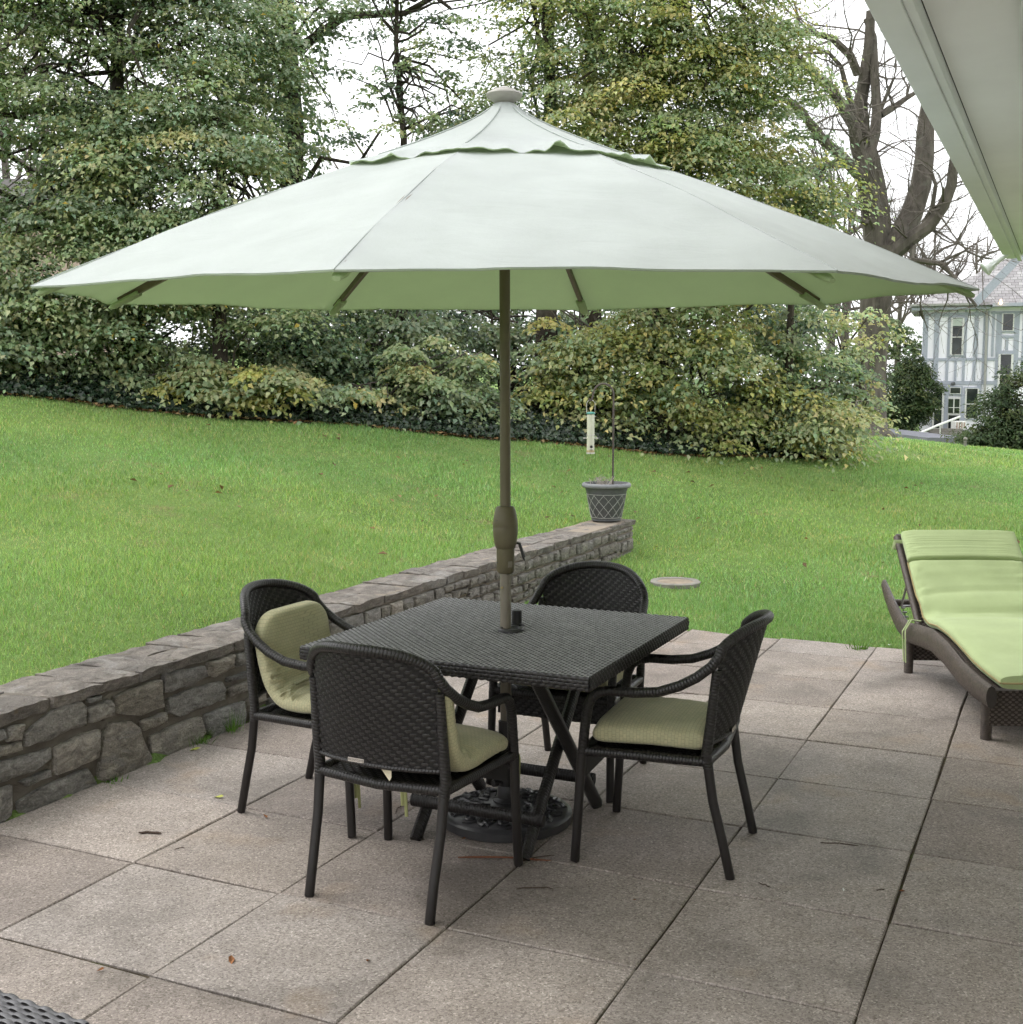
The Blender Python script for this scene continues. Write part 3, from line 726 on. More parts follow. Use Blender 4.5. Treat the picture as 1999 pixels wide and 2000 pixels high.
def leafy_tree(name, label, cat, group, trunk, ells, pal, seed, clumps, nper=70, crad=(.26, .52), L=.066, Wd=.041, trunk_r=.12, lo=.4, bark='bark', mat='leaf', twigs=.35, flat=.13, droop=.34, extra=None, stems=None, front=.72):
    """trunk: list of points; ells: (centre, radii, weight)"""
    rng = np.random.default_rng(seed); base = Vector(trunk[0])
    root = empty(name, base, 0, label, cat, group)
    cs = []; wt = sum(e[2] for e in ells)
    if mat == 'leaf': clumps, nper = int(clumps * .72), int(nper * 1.9)
    for c, r, w in ells: cs.append(ell_points(int(clumps * w / wt), c, r, rng, lo, front))
    cs = np.concatenate(cs); rad = rng.uniform(crad[0], crad[1], len(cs))
    g = ground(cs[:, 0], cs[:, 1]); cs[:, 2] = np.maximum(cs[:, 2], g + .22)
    V, Fc, t = foliage(cs, rad, nper, L, Wd, pal, rng, flat, droop)
    if extra is not None:
        V2, F2, t2 = extra(rng); Fc = np.concatenate([Fc, F2 + len(V)]); V = np.concatenate([V, V2]); t = np.concatenate([t, t2])
    cr = link('crown', fast_mesh('crown', V - np.array(base), Fc, t), M[mat], root)
    mb = MB(); m = len(trunk)
    P = [Vector(p) - base for p in trunk]
    if trunk_r > 0:
        mb.tube(P, [trunk_r * (1.25 if i == 0 else 1 - .75 * i / (m - 1)) for i in range(m)], 9)
        for s in (stems or []): mb.tube([Vector(p) - base for p in s[0]], [s[1] * (1 - .6 * i / (len(s[0]) - 1)) for i in range(len(s[0]))], 7)
        mb.build('trunk', M[bark], root)
    lb = MB(); tr = [np.array(p) for p in trunk]
    for k in range(len(cs)):
        if rng.random() > twigs: continue
        c = cs[k]; zt = c[2] - rng.uniform(.2, 1.1); d = [abs(p[2] - zt) for p in tr]; j = int(np.argmin(d)); a = tr[j] + (tr[min(j + 1, m - 1)] - tr[j]) * rng.random()
        far = np.linalg.norm(c - a)
        if far > 2.4: a = c + (a - c) / far * rng.uniform(1.0, 2.0)
        limb_tube(lb, Vector(a) - base, Vector(c) - base, .012 + .008 * min(far, 3), .004, rng, .5, 5, 4)
    if lb.f: lb.build('branch', M[bark], root)['kind'] = 'stuff'
    return root
def X(D, Y): return (D * 1.0352 - 999.5) / FPX * Y       # metres right of the view's middle
def Zp(D, Y): return CAM_H + (751 - D * 1.0352) / FPX * Y
GH = 'evergreen trees behind the lawn'; GS = 'broadleaf shrubs along the back of the lawn'
def gp(x, y, dz=-.05): return (x, y, gz(x, y) + dz)

leafy_tree('holly_tree', 'tall dense dull-green holly tree filling the upper left', 'tree', GH,
  [gp(-4.7, 15), (-4.6, 15, 3), (-4.75, 15, 5), (-4.6, 15, 8)], [((-4.6, 14.9, 6.1), (1.9, 1.7, 2.6), 1.2), ((-5.9, 14.3, 4.3), (1.7, 1.3, 1.5), .75), ((-3.9, 14.4, 3.9), (1.5, 1.2, 1.2), .6), ((-5.0, 14.0, 3.0), (2.2, 1.0, 1.0), .7), ((-5.3, 14.8, 6.6), (1.6, 1.2, 1.1), .8), ((-3.5, 14.9, 5.6), (1.0, .9, 1.1), .55)],
  HOLLY, 1, 960, 96, L=.064, Wd=.040, trunk_r=.17, lo=.35)
leafy_tree('holly_tree', 'olive holly tree with spreading tiers left of the parasol, behind its left tip', 'tree', GH,
  [gp(-3.4, 14.2), (-3.4, 14.3, 3), (-3.3, 14.3, 4.6)], [((-3.55, 14.0, 3.7), (1.25, 1.0, 1.0), 1), ((-3.0, 14.2, 2.9), (1.1, .9, .8), .6)], PALE + HOLLY, 2, 150, 80, trunk_r=.09)
def ivy_cloak(px, py, z0, z1, r, n, pal):
    def f(rng):
        z = rng.uniform(z0, z1, n); a = rng.uniform(0, 2 * np.pi, n); rr = r * (1 + .6 * np.sin(z * 2.3) ** 2) * rng.uniform(.8, 1.35, n)
        pos = np.stack([px + rr * np.cos(a), py + rr * np.sin(a), z], 1); nrm = np.stack([np.cos(a), np.sin(a), np.full(n, .5)], 1) + rng.normal(size=(n, 3)) * .4
        V, Fc = leaf_arrays(pos, nrm, .075, .06, rng); t = pick(rng, pal, n, .25); return V, Fc, np.repeat(t, 4, 0)
    return f
tx = X(556, 16.8)
leafy_tree('ivy_clad_tree', 'dark ivy-clad tall trunk with bare grey limbs, left of the parasol top', 'tree', GH,
  [gp(tx, 16.8), (tx - .05, 16.8, 3), (tx + .08, 16.8, 5), (tx - .02, 16.8, 7), (tx + .1, 16.8, 9.5)],
  [((tx + .1, 16.5, 4.6), (1.1, .9, 1.1), .8), ((tx - 1.1, 16.6, 7.2), (.9, .7, .6), .45), ((tx + .9, 16.5, 6.6), (1.0, .8, .6), .45), ((tx + .1, 16.4, 3.4), (1.2, .8, .6), .5), ((tx - .3, 16.6, 5.7), (.7, .6, .5), .3)],
  DARK + HOLLY, 3, 120, 62, crad=(.2, .36), trunk_r=.21, lo=.2, extra=ivy_cloak(tx, 16.8, 1.5, 8.8, .3, 5200, DARK),
  stems=[([(tx, 16.8, 6.4), (tx - .6, 16.7, 6.95), (tx - 1.2, 16.5, 6.9), (tx - 1.9, 16.3, 6.2)], .08), ([(tx, 16.8, 6.6), (tx - .7, 16.9, 7.3), (tx - 1.5, 17, 7.6)], .09), ([(tx, 16.8, 6.0), (tx + .8, 16.7, 6.5), (tx + 1.6, 16.6, 6.5), (tx + 2.4, 16.5, 6.9)], .07),
         ([(tx, 16.8, 4.2), (tx - .5, 16.5, 4.9), (tx - .9, 16.3, 5.0)], .045), ([(tx, 16.8, 4.0), (tx + .5, 16.4, 4.6), (tx + 1.0, 16.3, 4.5), (tx + 1.3, 16.2, 4.9)], .04), ([(tx - .1, 16.6, 3.6), (tx - .6, 16.4, 3.9), (tx - .9, 16.2, 4.6)], .035)])
x3 = X(762, 16.2)
leafy_tree('slender_tree', 'slender young tree with airy sparse leaves against white sky', 'tree', GH,
  [gp(x3, 16.2), (x3 + .02, 16.2, 3), (x3 + .04, 16.2, 4.8), (x3 - .05, 16.2, 6), (x3, 16.2, 7.4)], [((x3 + .1, 16.1, 6.3), (1.25, .7, .9), 1), ((x3 - .1, 16.0, 5.2), (1.05, .6, .6), .35), ((x3 + .75, 16.0, 4.9), (.7, .5, .5), .35)],
  HOLLY + DARK, 4, 105, 40, crad=(.18, .34), trunk_r=.07, lo=.1, twigs=.8)
leafy_tree('holly_tree', 'broad yellow-green holly tree right of the parasol finial', 'tree', GH,
  [gp(1.9, 15.9), (1.95, 15.9, 3), (1.85, 15.9, 5), (1.95, 15.9, 8)], [((2.1, 15.5, 5.6), (1.45, 1.3, 2.3), 1.2), ((1.35, 15.3, 6.4), (1.3, 1.1, 1.5), .7), ((2.5, 15.4, 3.9), (1.15, 1.0, 1.2), .6), ((2.95, 15.3, 5.6), (.75, .8, .8), .35), ((1.5, 15.1, 4.5), (1.1, .9, .9), .5)],
  YELLOW + PALE + HOLLY[:2], 5, 600, 98, L=.063, Wd=.039, trunk_r=.15, lo=.35)
x5, x6 = X(1030, 16.6), X(1112, 16.9)
leafy_tree('twin_trunk_tree', 'dark twin-trunked tree rising directly behind the parasol finial', 'tree', GH,
  [gp(x5, 16.6), (x5, 16.6, 3), (x5 + .05, 16.6, 5.5), (x5 - .1, 16.6, 9)], [((x5 + .2, 16.4, 6.9), (1.5, .9, .9), .8), ((x5 + .3, 16.4, 5.3), (1.3, .9, .8), .8), ((x5 - .5, 16.2, 5.4), (.9, .7, .6), .35)],
  DARK + HOLLY, 6, 175, 62, trunk_r=.17, lo=.2, stems=[([gp(x6, 16.9), (x6 + .02, 16.9, 3), (x6 - .05, 16.9, 5), (x6 + .1, 16.9, 9)], .17)])
leafy_tree('holly_tree', 'small glossy holly leaning out beside the bare tree, above the right slope of the parasol', 'tree', GH,
  [gp(X(1490, 16), 16.2), (X(1490, 16), 16.1, 3), (X(1500, 16), 16, 4.4)], [((X(1500, 16), 15.9, 4.25), (.6, .6, .55), 1), ((X(1440, 16), 15.8, 3.7), (.8, .6, .6), .9)], HOLLY + YELLOW[:2], 7, 80, 75, trunk_r=.06)
# shrubs under the parasol's edge
def shrub(label, D0, D1, Dtop, Y, pal, seed, clumps, depth=1.0, nper=75, **k):
    clumps = int(clumps * .82); xa, xb = X(D0, Y), X(D1, Y); xc = (xa + xb) / 2; g = gz(xc, Y); zt = Zp(Dtop, Y); hgt = max(.5, zt - g)
    n = max(1, int(round((xb - xa) / 1.5))); ells = []
    for i in range(n):
        cx = xa + (xb - xa) * (i + .5) / n; gg = gz(cx, Y); hh = hgt * random.uniform(.85, 1.05)
        ells.append(((cx, Y + random.uniform(-.1, .3), gg + hh * .5), ((xb - xa) / n * .66, depth, hh * .52), 1))
    rng = random.Random(seed)
    stems = [([gp(xc + rng.uniform(-.5, .5) * (xb - xa) * .7, Y + .3), (xc + rng.uniform(-.5, .5) * (xb - xa), Y + rng.uniform(-.2, .4), g + hgt * .5), (xc + rng.uniform(-.5, .5) * (xb - xa), Y, g + hgt * .85)], rng.uniform(.015, .035)) for _ in range(5)]
    return leafy_tree('leafy_shrub', label, 'shrub', GS, [gp(xc, Y + .2), (xc + .1, Y + .2, g + hgt * .5), (xc - .1, Y + .1, g + hgt * .8)], ells, pal, seed, clumps, nper, trunk_r=.045, lo=.2, L=.076, Wd=.049, bark='twig' if seed % 2 else 'bark', stems=stems, front=.85, **k)
shrub('dark evergreen backdrop tree behind the left half of the parasol', 480, 820, 440, 19.6, DARK + HOLLY[:1], 35, 150, 1.2)
shrub('dark evergreen backdrop tree behind the parasol pole', 780, 1150, 440, 20.2, DARK + HOLLY[:1], 36, 150, 1.2)
shrub('dark evergreen backdrop tree behind the right half of the parasol', 1120, 1520, 450, 19.8, DARK + HOLLY[:2], 37, 150, 1.2)
shrub('dull-green shrub at the far left edge above the lawn', -150, 170, 500, 14.0, HOLLY + PALE, 21, 130)
shrub('mixed green shrub behind the yellowish low bush, left', 120, 360, 520, 14.6, HOLLY + PALE[:1], 22, 110)
shrub('low yellowish spreading bush at the lawn edge, left of the parasol pole', 290, 625, 672, 14.05, PALE + YELLOW[1:2], 23, 85, .7, crad=(.2, .34))
shrub('dark tall shrub under the left half of the parasol', 330, 640, 540, 15.6, DARK + HOLLY, 24, 130)
shrub('dark leafy shrub just left of the parasol pole', 600, 830, 540, 16.0, DARK + HOLLY, 25, 110)
shrub('small low bush with bare twigs in front of the dark shrubs', 610, 740, 738, 14.6, PALE, 26, 26, .5, crad=(.16, .26))
shrub('pale green bush with open stems left of the pole', 690, 930, 640, 15.1, PALE + HOLLY, 27, 80, .7, crad=(.2, .34))
shrub('dark evergreen mass behind the pole', 800, 1120, 530, 17.0, DARK, 28, 130)
shrub('yellow-tipped bush right of the pole, behind the bird feeder', 1010, 1260, 540, 15.9, YELLOW + PALE, 29, 105, .8)
shrub('large yellow-green shrub behind the hanging feeder pole', 1160, 1430, 520, 15.9, YELLOW + PALE[:2] + HOLLY[:1], 30, 150, 1.0)
shrub('dark green bush low at the right of the hedge', 1330, 1560, 560, 16.6, HOLLY + DARK, 31, 130, .9)
shrub('pale sparse bush at the right end of the hedge', 1420, 1600, 690, 16.2, PALE + YELLOW[:2], 32, 75, .7)
shrub('airy bush reaching right in front of the big bare trunk', 1540, 1640, 640, 17.2, PALE + HOLLY, 33, 34, .5, nper=50, crad=(.2, .36))
shrub('leafy branch spray below the right rim of the parasol', 1440, 1650, 560, 17.6, PALE + YELLOW[:1], 34, 52, .6, nper=55)

# ivy carpet
n = 26000; rng = np.random.default_rng(77)
x = rng.uniform(-7.4, 4.6, n); y0 = np.interp(x, bx_, by_); y = y0 + rng.random(n) ** 1.3 * 2.6
k = in_bed(x, y, -.06); x, y, y0 = x[k], y[k], y0[k]; n = len(x)
z = ground(x, y) + np.minimum(.19, .03 + (y - y0) * .3) * rng.uniform(.3, 1.1, n) + .03
nr = rng.normal(size=(n, 3)) * .5 + np.array([0, -.5, .8])
V, Fc = leaf_arrays(np.stack([x, y, z], 1), nr, .062, .055, rng)
ivy = link('ground_ivy', fast_mesh('ground_ivy', V, Fc, np.repeat(pick(rng, [(.022, .042, .022), (.030, .055, .027), (.018, .036, .02), (.045, .065, .03)], n, .3), 4, 0)), M['ivy'])
tag(ivy, 'dark ivy carpet along the foot of the hedge', 'ivy', kind='stuff')
# fallen leaves at the lawn's edge
n = 980; x = rng.uniform(-6.5, 4.4, n); y = np.interp(x, bx_, by_) + rng.normal(size=n) * .07
x[:90] = rng.uniform(-3.2, 5.5, 90); y[:90] = np.where(x[:90] > 0, rng.uniform(9, 15, 90), rng.uniform(8.2, 13, 90))
V, Fc = leaf_arrays(np.stack([x, y, ground(x, y) + .035], 1), rng.normal(size=(n, 3)) * .3 + np.array([0, 0, 1]), .06, .035, rng)
lit = link('leaf_litter', fast_mesh('leaf_litter', V, Fc, np.repeat(pick(rng, [(.20, .11, .05), (.26, .17, .08), (.14, .08, .04)], n, .3), 4, 0)), M['leaf_dull'])
tag(lit, 'brown leaf litter along the edge of the ivy', 'leaf litter', kind='stuff')

# ------------------------------------------------------------------ bare trees
def grow(mb, p, d, L_, r, depth, rng, up=.05, spread=.75, sides=None, wob=.22):
    n = 5 if depth > 1 else 3; pts = [p]; rs = [r]; q = Vector(p); dd = Vector(d).normalized()
    for i in range(n):
        dd = (dd + Vector(rng.normal(size=3) * wob) + Vector((0, 0, up))).normalized(); q = q + dd * (L_ / n); pts.append(q.copy()); rs.append(max(.0035, r * (1 - .6 * (i + 1) / n)))
    mb.tube(pts, rs, sides or (7 if r > .08 else 5 if r > .03 else 3), False)
    if depth <= 0: return
    for k in range(rng.integers(2, 5) if depth > 1 else rng.integers(3, 6)):
        i = rng.integers(1, n + 1); nd_ = (dd + Vector(rng.normal(size=3) * spread)).normalized()
        grow(mb, pts[i], nd_, L_ * rng.uniform(.5, .8), max(.004, rs[i] * rng.uniform(.5, .75)), depth - 1, rng, up, spread, None, wob)
def z3(x, y, Y): return at(1299 + x * .36251, y * .36251, Y)
def bare_oak():
    rng = np.random.default_rng(5); Y = 30.0
    b = z3(1085, 2310, Y); b.z = gz(b.x, b.y) - .05
    root = empty('bare_tree', b, 0, 'huge grey leafless tree with forked limbs between hedge and timbered house', 'tree')
    pt = lambda *q: [z3(x, y, Y + dy) - b for (x, y, dy) in q]
    mb = MB()
    base = [Vector((0, 0, 0)), Vector((.02, 0, .35))]
    mb.tube(base + pt((1110, 2000, 0), (1130, 1700, 0), (1150, 1450, 0), (1160, 1330, 0)), [.7, .47, .37, .37, .385, .42], 14)
    for k in range(7):
        a = k * .9; mb.tube([Vector((math.cos(a) * .75, math.sin(a) * .75, -.02)), Vector((math.cos(a) * .45, math.sin(a) * .45, .12)), Vector((math.cos(a) * .3, math.sin(a) * .3, .7))], [.07, .14, .1], 6)
    mb.build('trunk', M['bark_grey'], root)
    limbs = [([(1150, 1400, 0), (1130, 1250, 0), (1110, 1100, 0), (1090, 1000, -.2), (1068, 900, -.3)], .27, .19), ([(1160, 1400, .3), (1165, 1200, .5), (1140, 1000, .6), (1110, 850, .6), (1060, 700, .5), (1055, 550, .4), (1080, 400, .4), (1100, 260, .3), (1110, 60, .3)], .25, .10),
             ([(1072, 920, -.3), (1035, 790, -.4), (1020, 680, -.5), (970, 600, -.6), (900, 480, -.8), (820, 420, -1), (740, 340, -1.2), (640, 230, -1.4), (560, 170, -1.6)], .16, .05), ([(1072, 900, -.2), (1100, 830, -.1), (1132, 720, 0), (1143, 600, 0), (1130, 400, .2), (1122, 200, .3), (1085, 100, .3)], .15, .07),
             ([(1190, 1390, .2), (1260, 1290, .3), (1330, 1150, .5), (1380, 1000, .6), (1400, 850, .7), (1405, 700, .8), (1450, 400, 1.0), (1500, 100, 1.2)], .29, .16), ([(1220, 1370, -.2), (1320, 1290, -.3), (1420, 1220, -.4), (1500, 1110, -.5), (1545, 1000, -.6), (1560, 850, -.7)], .19, .10),
             ([(1050, 950, -.4), (960, 850, -.8), (870, 770, -1.1), (790, 680, -1.4), (740, 600, -1.6), (680, 555, -1.8), (600, 520, -2)], .13, .05), ([(1010, 885, -.3), (880, 890, -.8), (790, 915, -1.1), (700, 935, -1.3), (620, 860, -1.4)], .09, .04), ([(1085, 1200, -.2), (980, 1150, -.6), (900, 1180, -.9), (840, 1240, -1)], .08, .04),
             ([(1040, 400, .3), (1000, 300, .1), (900, 205, -.3), (780, 172, -.6), (640, 150, -.9), (540, 130, -1.0)], .10, .04), ([(1160, 620, 0), (1230, 580, .2), (1300, 530, .4), (1380, 480, .6)], .09, .04), ([(1160, 600, 0), (1200, 500, -.1), (1230, 430, -.2)], .05, .03), ([(1390, 1220, -.3), (1440, 1120, -.5), (1460, 1000, -.6), (1440, 930, -.6)], .07, .03),
             ([(1020, 620, -.4), (980, 480, -.5), (950, 360, -.5), (880, 280, -.6), (740, 290, -.8)], .07, .03), ([(1340, 1330, -.4), (1330, 1400, -.6), (1480, 1420, -1.0), (1540, 1470, -1.2), (1600, 1550, -1.4), (1680, 1650, -1.5)], .07, .03), ([(1480, 1415, -1), (1620, 1350, -1.2), (1700, 1385, -1.4), (1790, 1400, -1.5)], .03, .015), ([(1110, 1110, -.2), (1030, 1105, -.5), (930, 1100, -.8), (870, 1090, -.9)], .06, .03)]
    tips = []
    for q, r0, r1 in limbs:
        P = pt(*q); m = len(P); lb = MB(); lb.tube(P, [1.1 * (r0 + (r1 - r0) * i / (m - 1)) for i in range(m)], 9 if r0 > .1 else 6, False); lb.build('limb', M['bark_grey'], root)
        for i in range(1, m):
            for _ in range(2 if r0 < .2 else 1): tips.append((P[i], (P[i] - P[i - 1]).normalized(), r1 if i > m / 2 else r0))
    tw = MB()
    for p, d, r in tips:
        dd = (d * .5 + Vector(rng.normal(size=3) * .8)).normalized(); grow(tw, p, dd, rng.uniform(1.0, 2.2), min(.03, r * .5), 2, rng, .02, .8)
    t = tw.build('twig', M['twig'], root, 0); t['kind'] = 'stuff'
    return root
bare_oak()
def bare_tree_mesh(seed, h):
    rng = np.random.default_rng(seed); mb = MB(); tr = MB()
    tr.tube([Vector((0, 0, 0)), Vector((.05, 0, h * .12)), Vector((-.05, .05, h * .3)), Vector((.05, 0, h * .55)), Vector((.0, 0, h * .85))], [h * .022, h * .017, h * .014, h * .009, .02], 8)
    for k in range(16):
        z = h * rng.uniform(.22, .8); a = rng.uniform(0, 6.28)
        grow(mb, Vector((0, 0, z)), Vector((math.cos(a), math.sin(a), rng.uniform(.4, 1.2))), h * rng.uniform(.22, .38) * (1.2 - z / h * .6), h * .006, 3, rng, .06, .6)
    return tr.mesh('trunk', 60), mb.mesh('twig', 0)
bm = [bare_tree_mesh(41, 14), bare_tree_mesh(42, 12)]
far = [(X(1590, 62), 62, 0, 'leafless tree far behind, just left of the big forked trunk'), (X(1690, 75), 75, 1, 'leafless tree behind the timbered house corner'), (X(1500, 70), 70, 0, 'leafless tree seen low through the right end of the hedge'), (X(35, 38), 38, 1, 'thin bare tree at the top left corner'), (X(110, 46), 46, 0, 'second bare tree from the left edge, behind the holly'),
       (X(1640, 52), 52, 1, 'bare tree standing behind the big forked trunk'), (X(1830, 82), 82, 0, 'leafless crown showing over the timbered house roof'), (X(700, 60), 60, 1, 'bare tree glimpsed in the sky gap left of the parasol top'), (X(1560, 48), 48, 0, 'bare tree with pale twigs right of the small glossy holly'), (X(1750, 60), 60, 1, 'bare tree left of the eave corner, behind the big limbs')]
for i, (xx, yy, k, lab) in enumerate(far):
    g = gz(xx, yy); r = empty('bare_tree', (xx, yy, g - .1), i * 1.3, lab, 'tree', 'leafless trees in the distance'); s = 1 + .12 * math.sin(i * 2.1); r.scale = (s, s, s)
    for nm, me, mt in (('trunk', bm[k][0], 'bark_grey'), ('twig', bm[k][1], 'twig')):
        o = bpy.data.objects.new(nm, me); COL.objects.link(o); o.parent = r
        if not me.materials: me.materials.append(M[mt])
        if nm == 'twig': o['kind'] = 'stuff'

# ------------------------------------------------------------------ half-timbered house far right
HY = 55.0
def H(zx, zy, dy=0.0): return at(1680 + zx * .21745, 480 + zy * .21745, HY + dy)
hb = H(580, 1745); hb.z -= .6
house = empty('timbered_house', hb, R(-20.5), 'white half-timbered two-storey house with grey-blue timbers and slate roof', 'house')
def hbox(name, x0, y0, x1, y1, dy0, dy1, mat, parent=house, bev=0):
    a = H(x0, y0); b = H(x1, y1); mb = MB(); ref = parent if parent is not house else house
    off = hb if parent is house else hb
    c = Vector(((a.x + b.x) / 2, HY + (dy0 + dy1) / 2, (a.z + b.z) / 2)) - off
    mb.box(c, (abs(b.x - a.x), abs(dy1 - dy0), abs(a.z - b.z)), bev=bev)
    return mb.build(name, M[mat], parent, 30)
hbox('wall', 572, 560, 2300, 1850, 0, 7, 'stucco')
TB = [(572, 590, 600, 1235), (572, 605, 1110, 640), (565, 1008, 1180, 1038), (640, 1212, 1180, 1250), (660, 1250, 770, 1275), (1020, 1250, 1050, 1560), (668, 600, 694, 1235), (780, 640, 805, 1008), (905, 640, 935, 1008), (1003, 600, 1028, 1010), (1078, 600, 1104, 1235), (760, 1030, 782, 1215), (832, 1030, 852, 1215), (898, 1030, 920, 1215), (985, 1030, 1010, 1215),
      (785, 560, 802, 610), (855, 560, 870, 610), (925, 560, 940, 610), (1016, 560, 1030, 600), (678, 570, 695, 608), (1140, 600, 1410, 625), (1150, 600, 1160, 1000), (1185, 625, 1210, 1340), (1330, 625, 1352, 1240), (1400, 600, 1436, 1240), (1185, 810, 1340, 840), (1190, 945, 1340, 972), (1255, 840, 1280, 945), (1310, 1008, 1467, 1035), (1310, 1215, 1467, 1250), (1165, 1225, 1190, 1360), (1380, 1030, 1402, 1220), (1520, 600, 1550, 1240), (1640, 600, 1670, 1240), (1436, 1008, 2000, 1037), (1436, 1216, 2000, 1249), (1436, 600, 2000, 626)]
for k, (x0, y0, x1, y1) in enumerate(TB): hbox('timber', x0 + (3 if y1 - y0 > x1 - x0 else 0), y0 + (0 if y1 - y0 > x1 - x0 else 3), x1 - (3 if y1 - y0 > x1 - x0 else 0), y1 - (0 if y1 - y0 > x1 - x0 else 3), -.05 - .0025 * (k % 7), .02, 'timber')
def hwin(x0, y0, x1, y1, rail=True, blind=0, tim=12):
    w = hbox('window', x0 - tim, y0 - tim, x1 + tim, y1 + tim, -.085, .02, 'timber')
    for (a, b, c, d) in [(x0, y0, x1, y0 + 4), (x0, y1 - 5, x1, y1), (x0, y0 + 4, x0 + 4, y1 - 5), (x1 - 4, y0 + 4, x1, y1 - 5)]: hbox('frame', a, b, c, d, -.115, -.08, 'frame_w', w)
    hbox('pane', x0 + 3, y0 + 3, x1 - 3, y1 - 3, -.098, -.08, 'glass', w)
    if rail: ym = y0 + (y1 - y0) * .52; hbox('meeting_rail', x0 + 7, ym - 4, x1 - 7, ym + 4, -.125, -.09, 'frame_w', w)
    if blind: hbox('blind', x0 + 8, y0 + 8, x1 - 8, y0 + blind, -.104, -.09, 'blind', w)
    return w
hwin(808, 650, 908, 985, True, 75); hwin(1230, 622, 1325, 775, False); hwin(1200, 978, 1308, 1330); hwin(925, 1280, 1032, 1548, True); hwin(655, 1280, 738, 1640, True); hwin(795, 1272, 888, 1330, False); hwin(1560, 650, 1630, 985)
dr = hbox('door', 768, 1360, 885, 1760, -.09, .02, 'frame_w')
hbox('pane', 785, 1375, 872, 1500, -.12, -.08, 'glass', dr); hbox('pane', 785, 1520, 872, 1640, -.12, -.08, 'glass', dr); hbox('glazing_bar', 785, 1448, 872, 1454, -.13, -.11, 'frame_w', dr); hbox('glazing_bar', 826, 1375, 831, 1500, -.134, -.11, 'frame_w', dr)
hbox('door_post', 745, 1260, 768, 1760, -.1, .02, 'timber'); hbox('door_post', 888, 1335, 905, 1760, -.1, .02, 'timber')
dp = MB(); dp.tube([H(1120, 585, -.2) - hb, H(1118, 700, -.2) - hb, H(1100, 1300, -.2) - hb, H(1096, 1560, -.2) - hb], .055, 8); dp.build('downpipe', M['pot_line'], house)
# roof: main slope with a hip at the left, rake board and second slope at the right
e0, e1 = H(470, 552, -.45), H(2300, 552, -.45); r0 = H(1205, 60, 3.2); r1 = Vector((e1.x, r0.y, r0.z)); hipb = Vector((e0.x, HY + 7.4, e0.z))
rb = MB()
def uvq(ps): return [tuple((p.x, (p - e0).length * .0 + math.hypot(p.y - e0.y, p.z - e0.z)) for p in ps)]
rb.add([p - hb for p in (e0, e1, r1, r0)], [(0, 1, 2, 3)], uvq([e0, e1, r1, r0]))
rb.add([p - hb for p in (e0, r0, hipb)], [(0, 1, 2)], [((0, 0), (2, 4), (7, 0))])
rb.add([p - hb for p in (hipb, r0, r1, Vector((e1.x, HY + 7.4, e0.z)))], [(0, 1, 2, 3)], [((0, 0), (2, 4), (9, 4), (9, 0))])
roof = rb.build('roof', M['slate'], house, 0)
hbox('eaves_board', 478, 545, 1140, 582, -.42, .0, 'timber'); hbox('gutter', 466, 528, 1130, 547, -.56, -.40, 'pot_line')
w0, w1 = H(1065, 530, -.75), H(1455, 95, -.75)
bd = MB(); bd.tube([w0 - hb, w1 - hb], .17, 4, True, 1, .35, square=True); bd.build('rake_board', M['timber'], house, 30)
w2 = H(1180, 540, -.7); w3 = H(1540, 130, -.7)
g2 = MB(); q = [w0 - hb + Vector((.1, .1, -.05)), Vector((e1.x, HY - .6, w0.z)) - hb, Vector((e1.x, HY + 2.2, w1.z)) - hb, w1 - hb + Vector((.1, 2.6, 0))]
g2.add(q, [(0, 1, 2, 3)], [((0, 0), (9, 0), (9, 4), (3, 4))]); g2.build('lower_roof', M['slate'], house, 0)
hbox('eaves_board', 1150, 535, 2300, 565, -.7, .0, 'timber')
lb = MB(); c = H(1283, 528, -.85) - hb; lb.lathe([(.005, -.07), (.05, -.055), (.075, 0), (.06, .05), (.03, .07), (.03, .16)], 10, c); lb.build('porch_bulb', M['lit'], house)
ln = MB(); c = H(1240, 1455, -.22) - hb; ln.lathe([(.05, -.05), (.11, 0), (.14, .28), (.17, .3), (.05, .46), (.01, .5)], 6, c); ln.build('wall_lantern', M['pot'], house, 20)
bb = MB(); c = H(832, 1240, -.12) - hb; bb.lathe([(.0, -.08), (.08, -.06), (.1, 0), (.08, .06), (.0, .08)], 10, c); bb.build('alarm_bell', M['pot'], house)
def htop(o): return o
ac = empty('window_air_conditioner', H(885, 1650, -1.1), 0, 'white boxed air conditioner beside the house door', 'air conditioner')
am = MB(); s_ = (H(940, 1580) - H(838, 1580)).length; t_ = (H(838, 1580) - H(838, 1655)).length; am.box((0, 0, t_ / 2), (s_, .5, t_), bev=.02); am.build('case', M['white'], ac)
for k in range(4): MB().box((-s_ * .32 + k * s_ * .21, -.256, t_ * .5), (s_ * .12, .014, t_ * .7)).build('grille_slot', M['brick_far'], ac, 0)
st = empty('entrance_steps', H(700, 1745, -1.9), 0, 'stone entrance steps below the house door', 'steps')
for k in range(3): MB().box((.4, -.3 + k * .32, .09 + k * .16), (1.5, .34, .17), bev=.02).build('step', M['concrete'], st)
pl_ = empty('stone_plinth', H(650, 1790, -.9), 0, 'grey stone plinth beneath the house door', 'plinth'); MB().box((.6, 0, .1), (2.6, .5, .6), bev=.03).build('block', M['concrete'], pl_)
hr = empty('handrail', H(500, 1745, -3.6), 0, 'white sloping handrail in front of the house door', 'handrail')
h0 = hr.location; hm = MB(); hm.tube([H(500, 1752, -3.6) - h0, H(500, 1705, -3.6) - h0, H(520, 1690, -3.6) - h0, H(700, 1612, -3.3) - h0, H(898, 1535, -2.9) - h0], .05, 8); hm.build('rail', M['white'], hr)
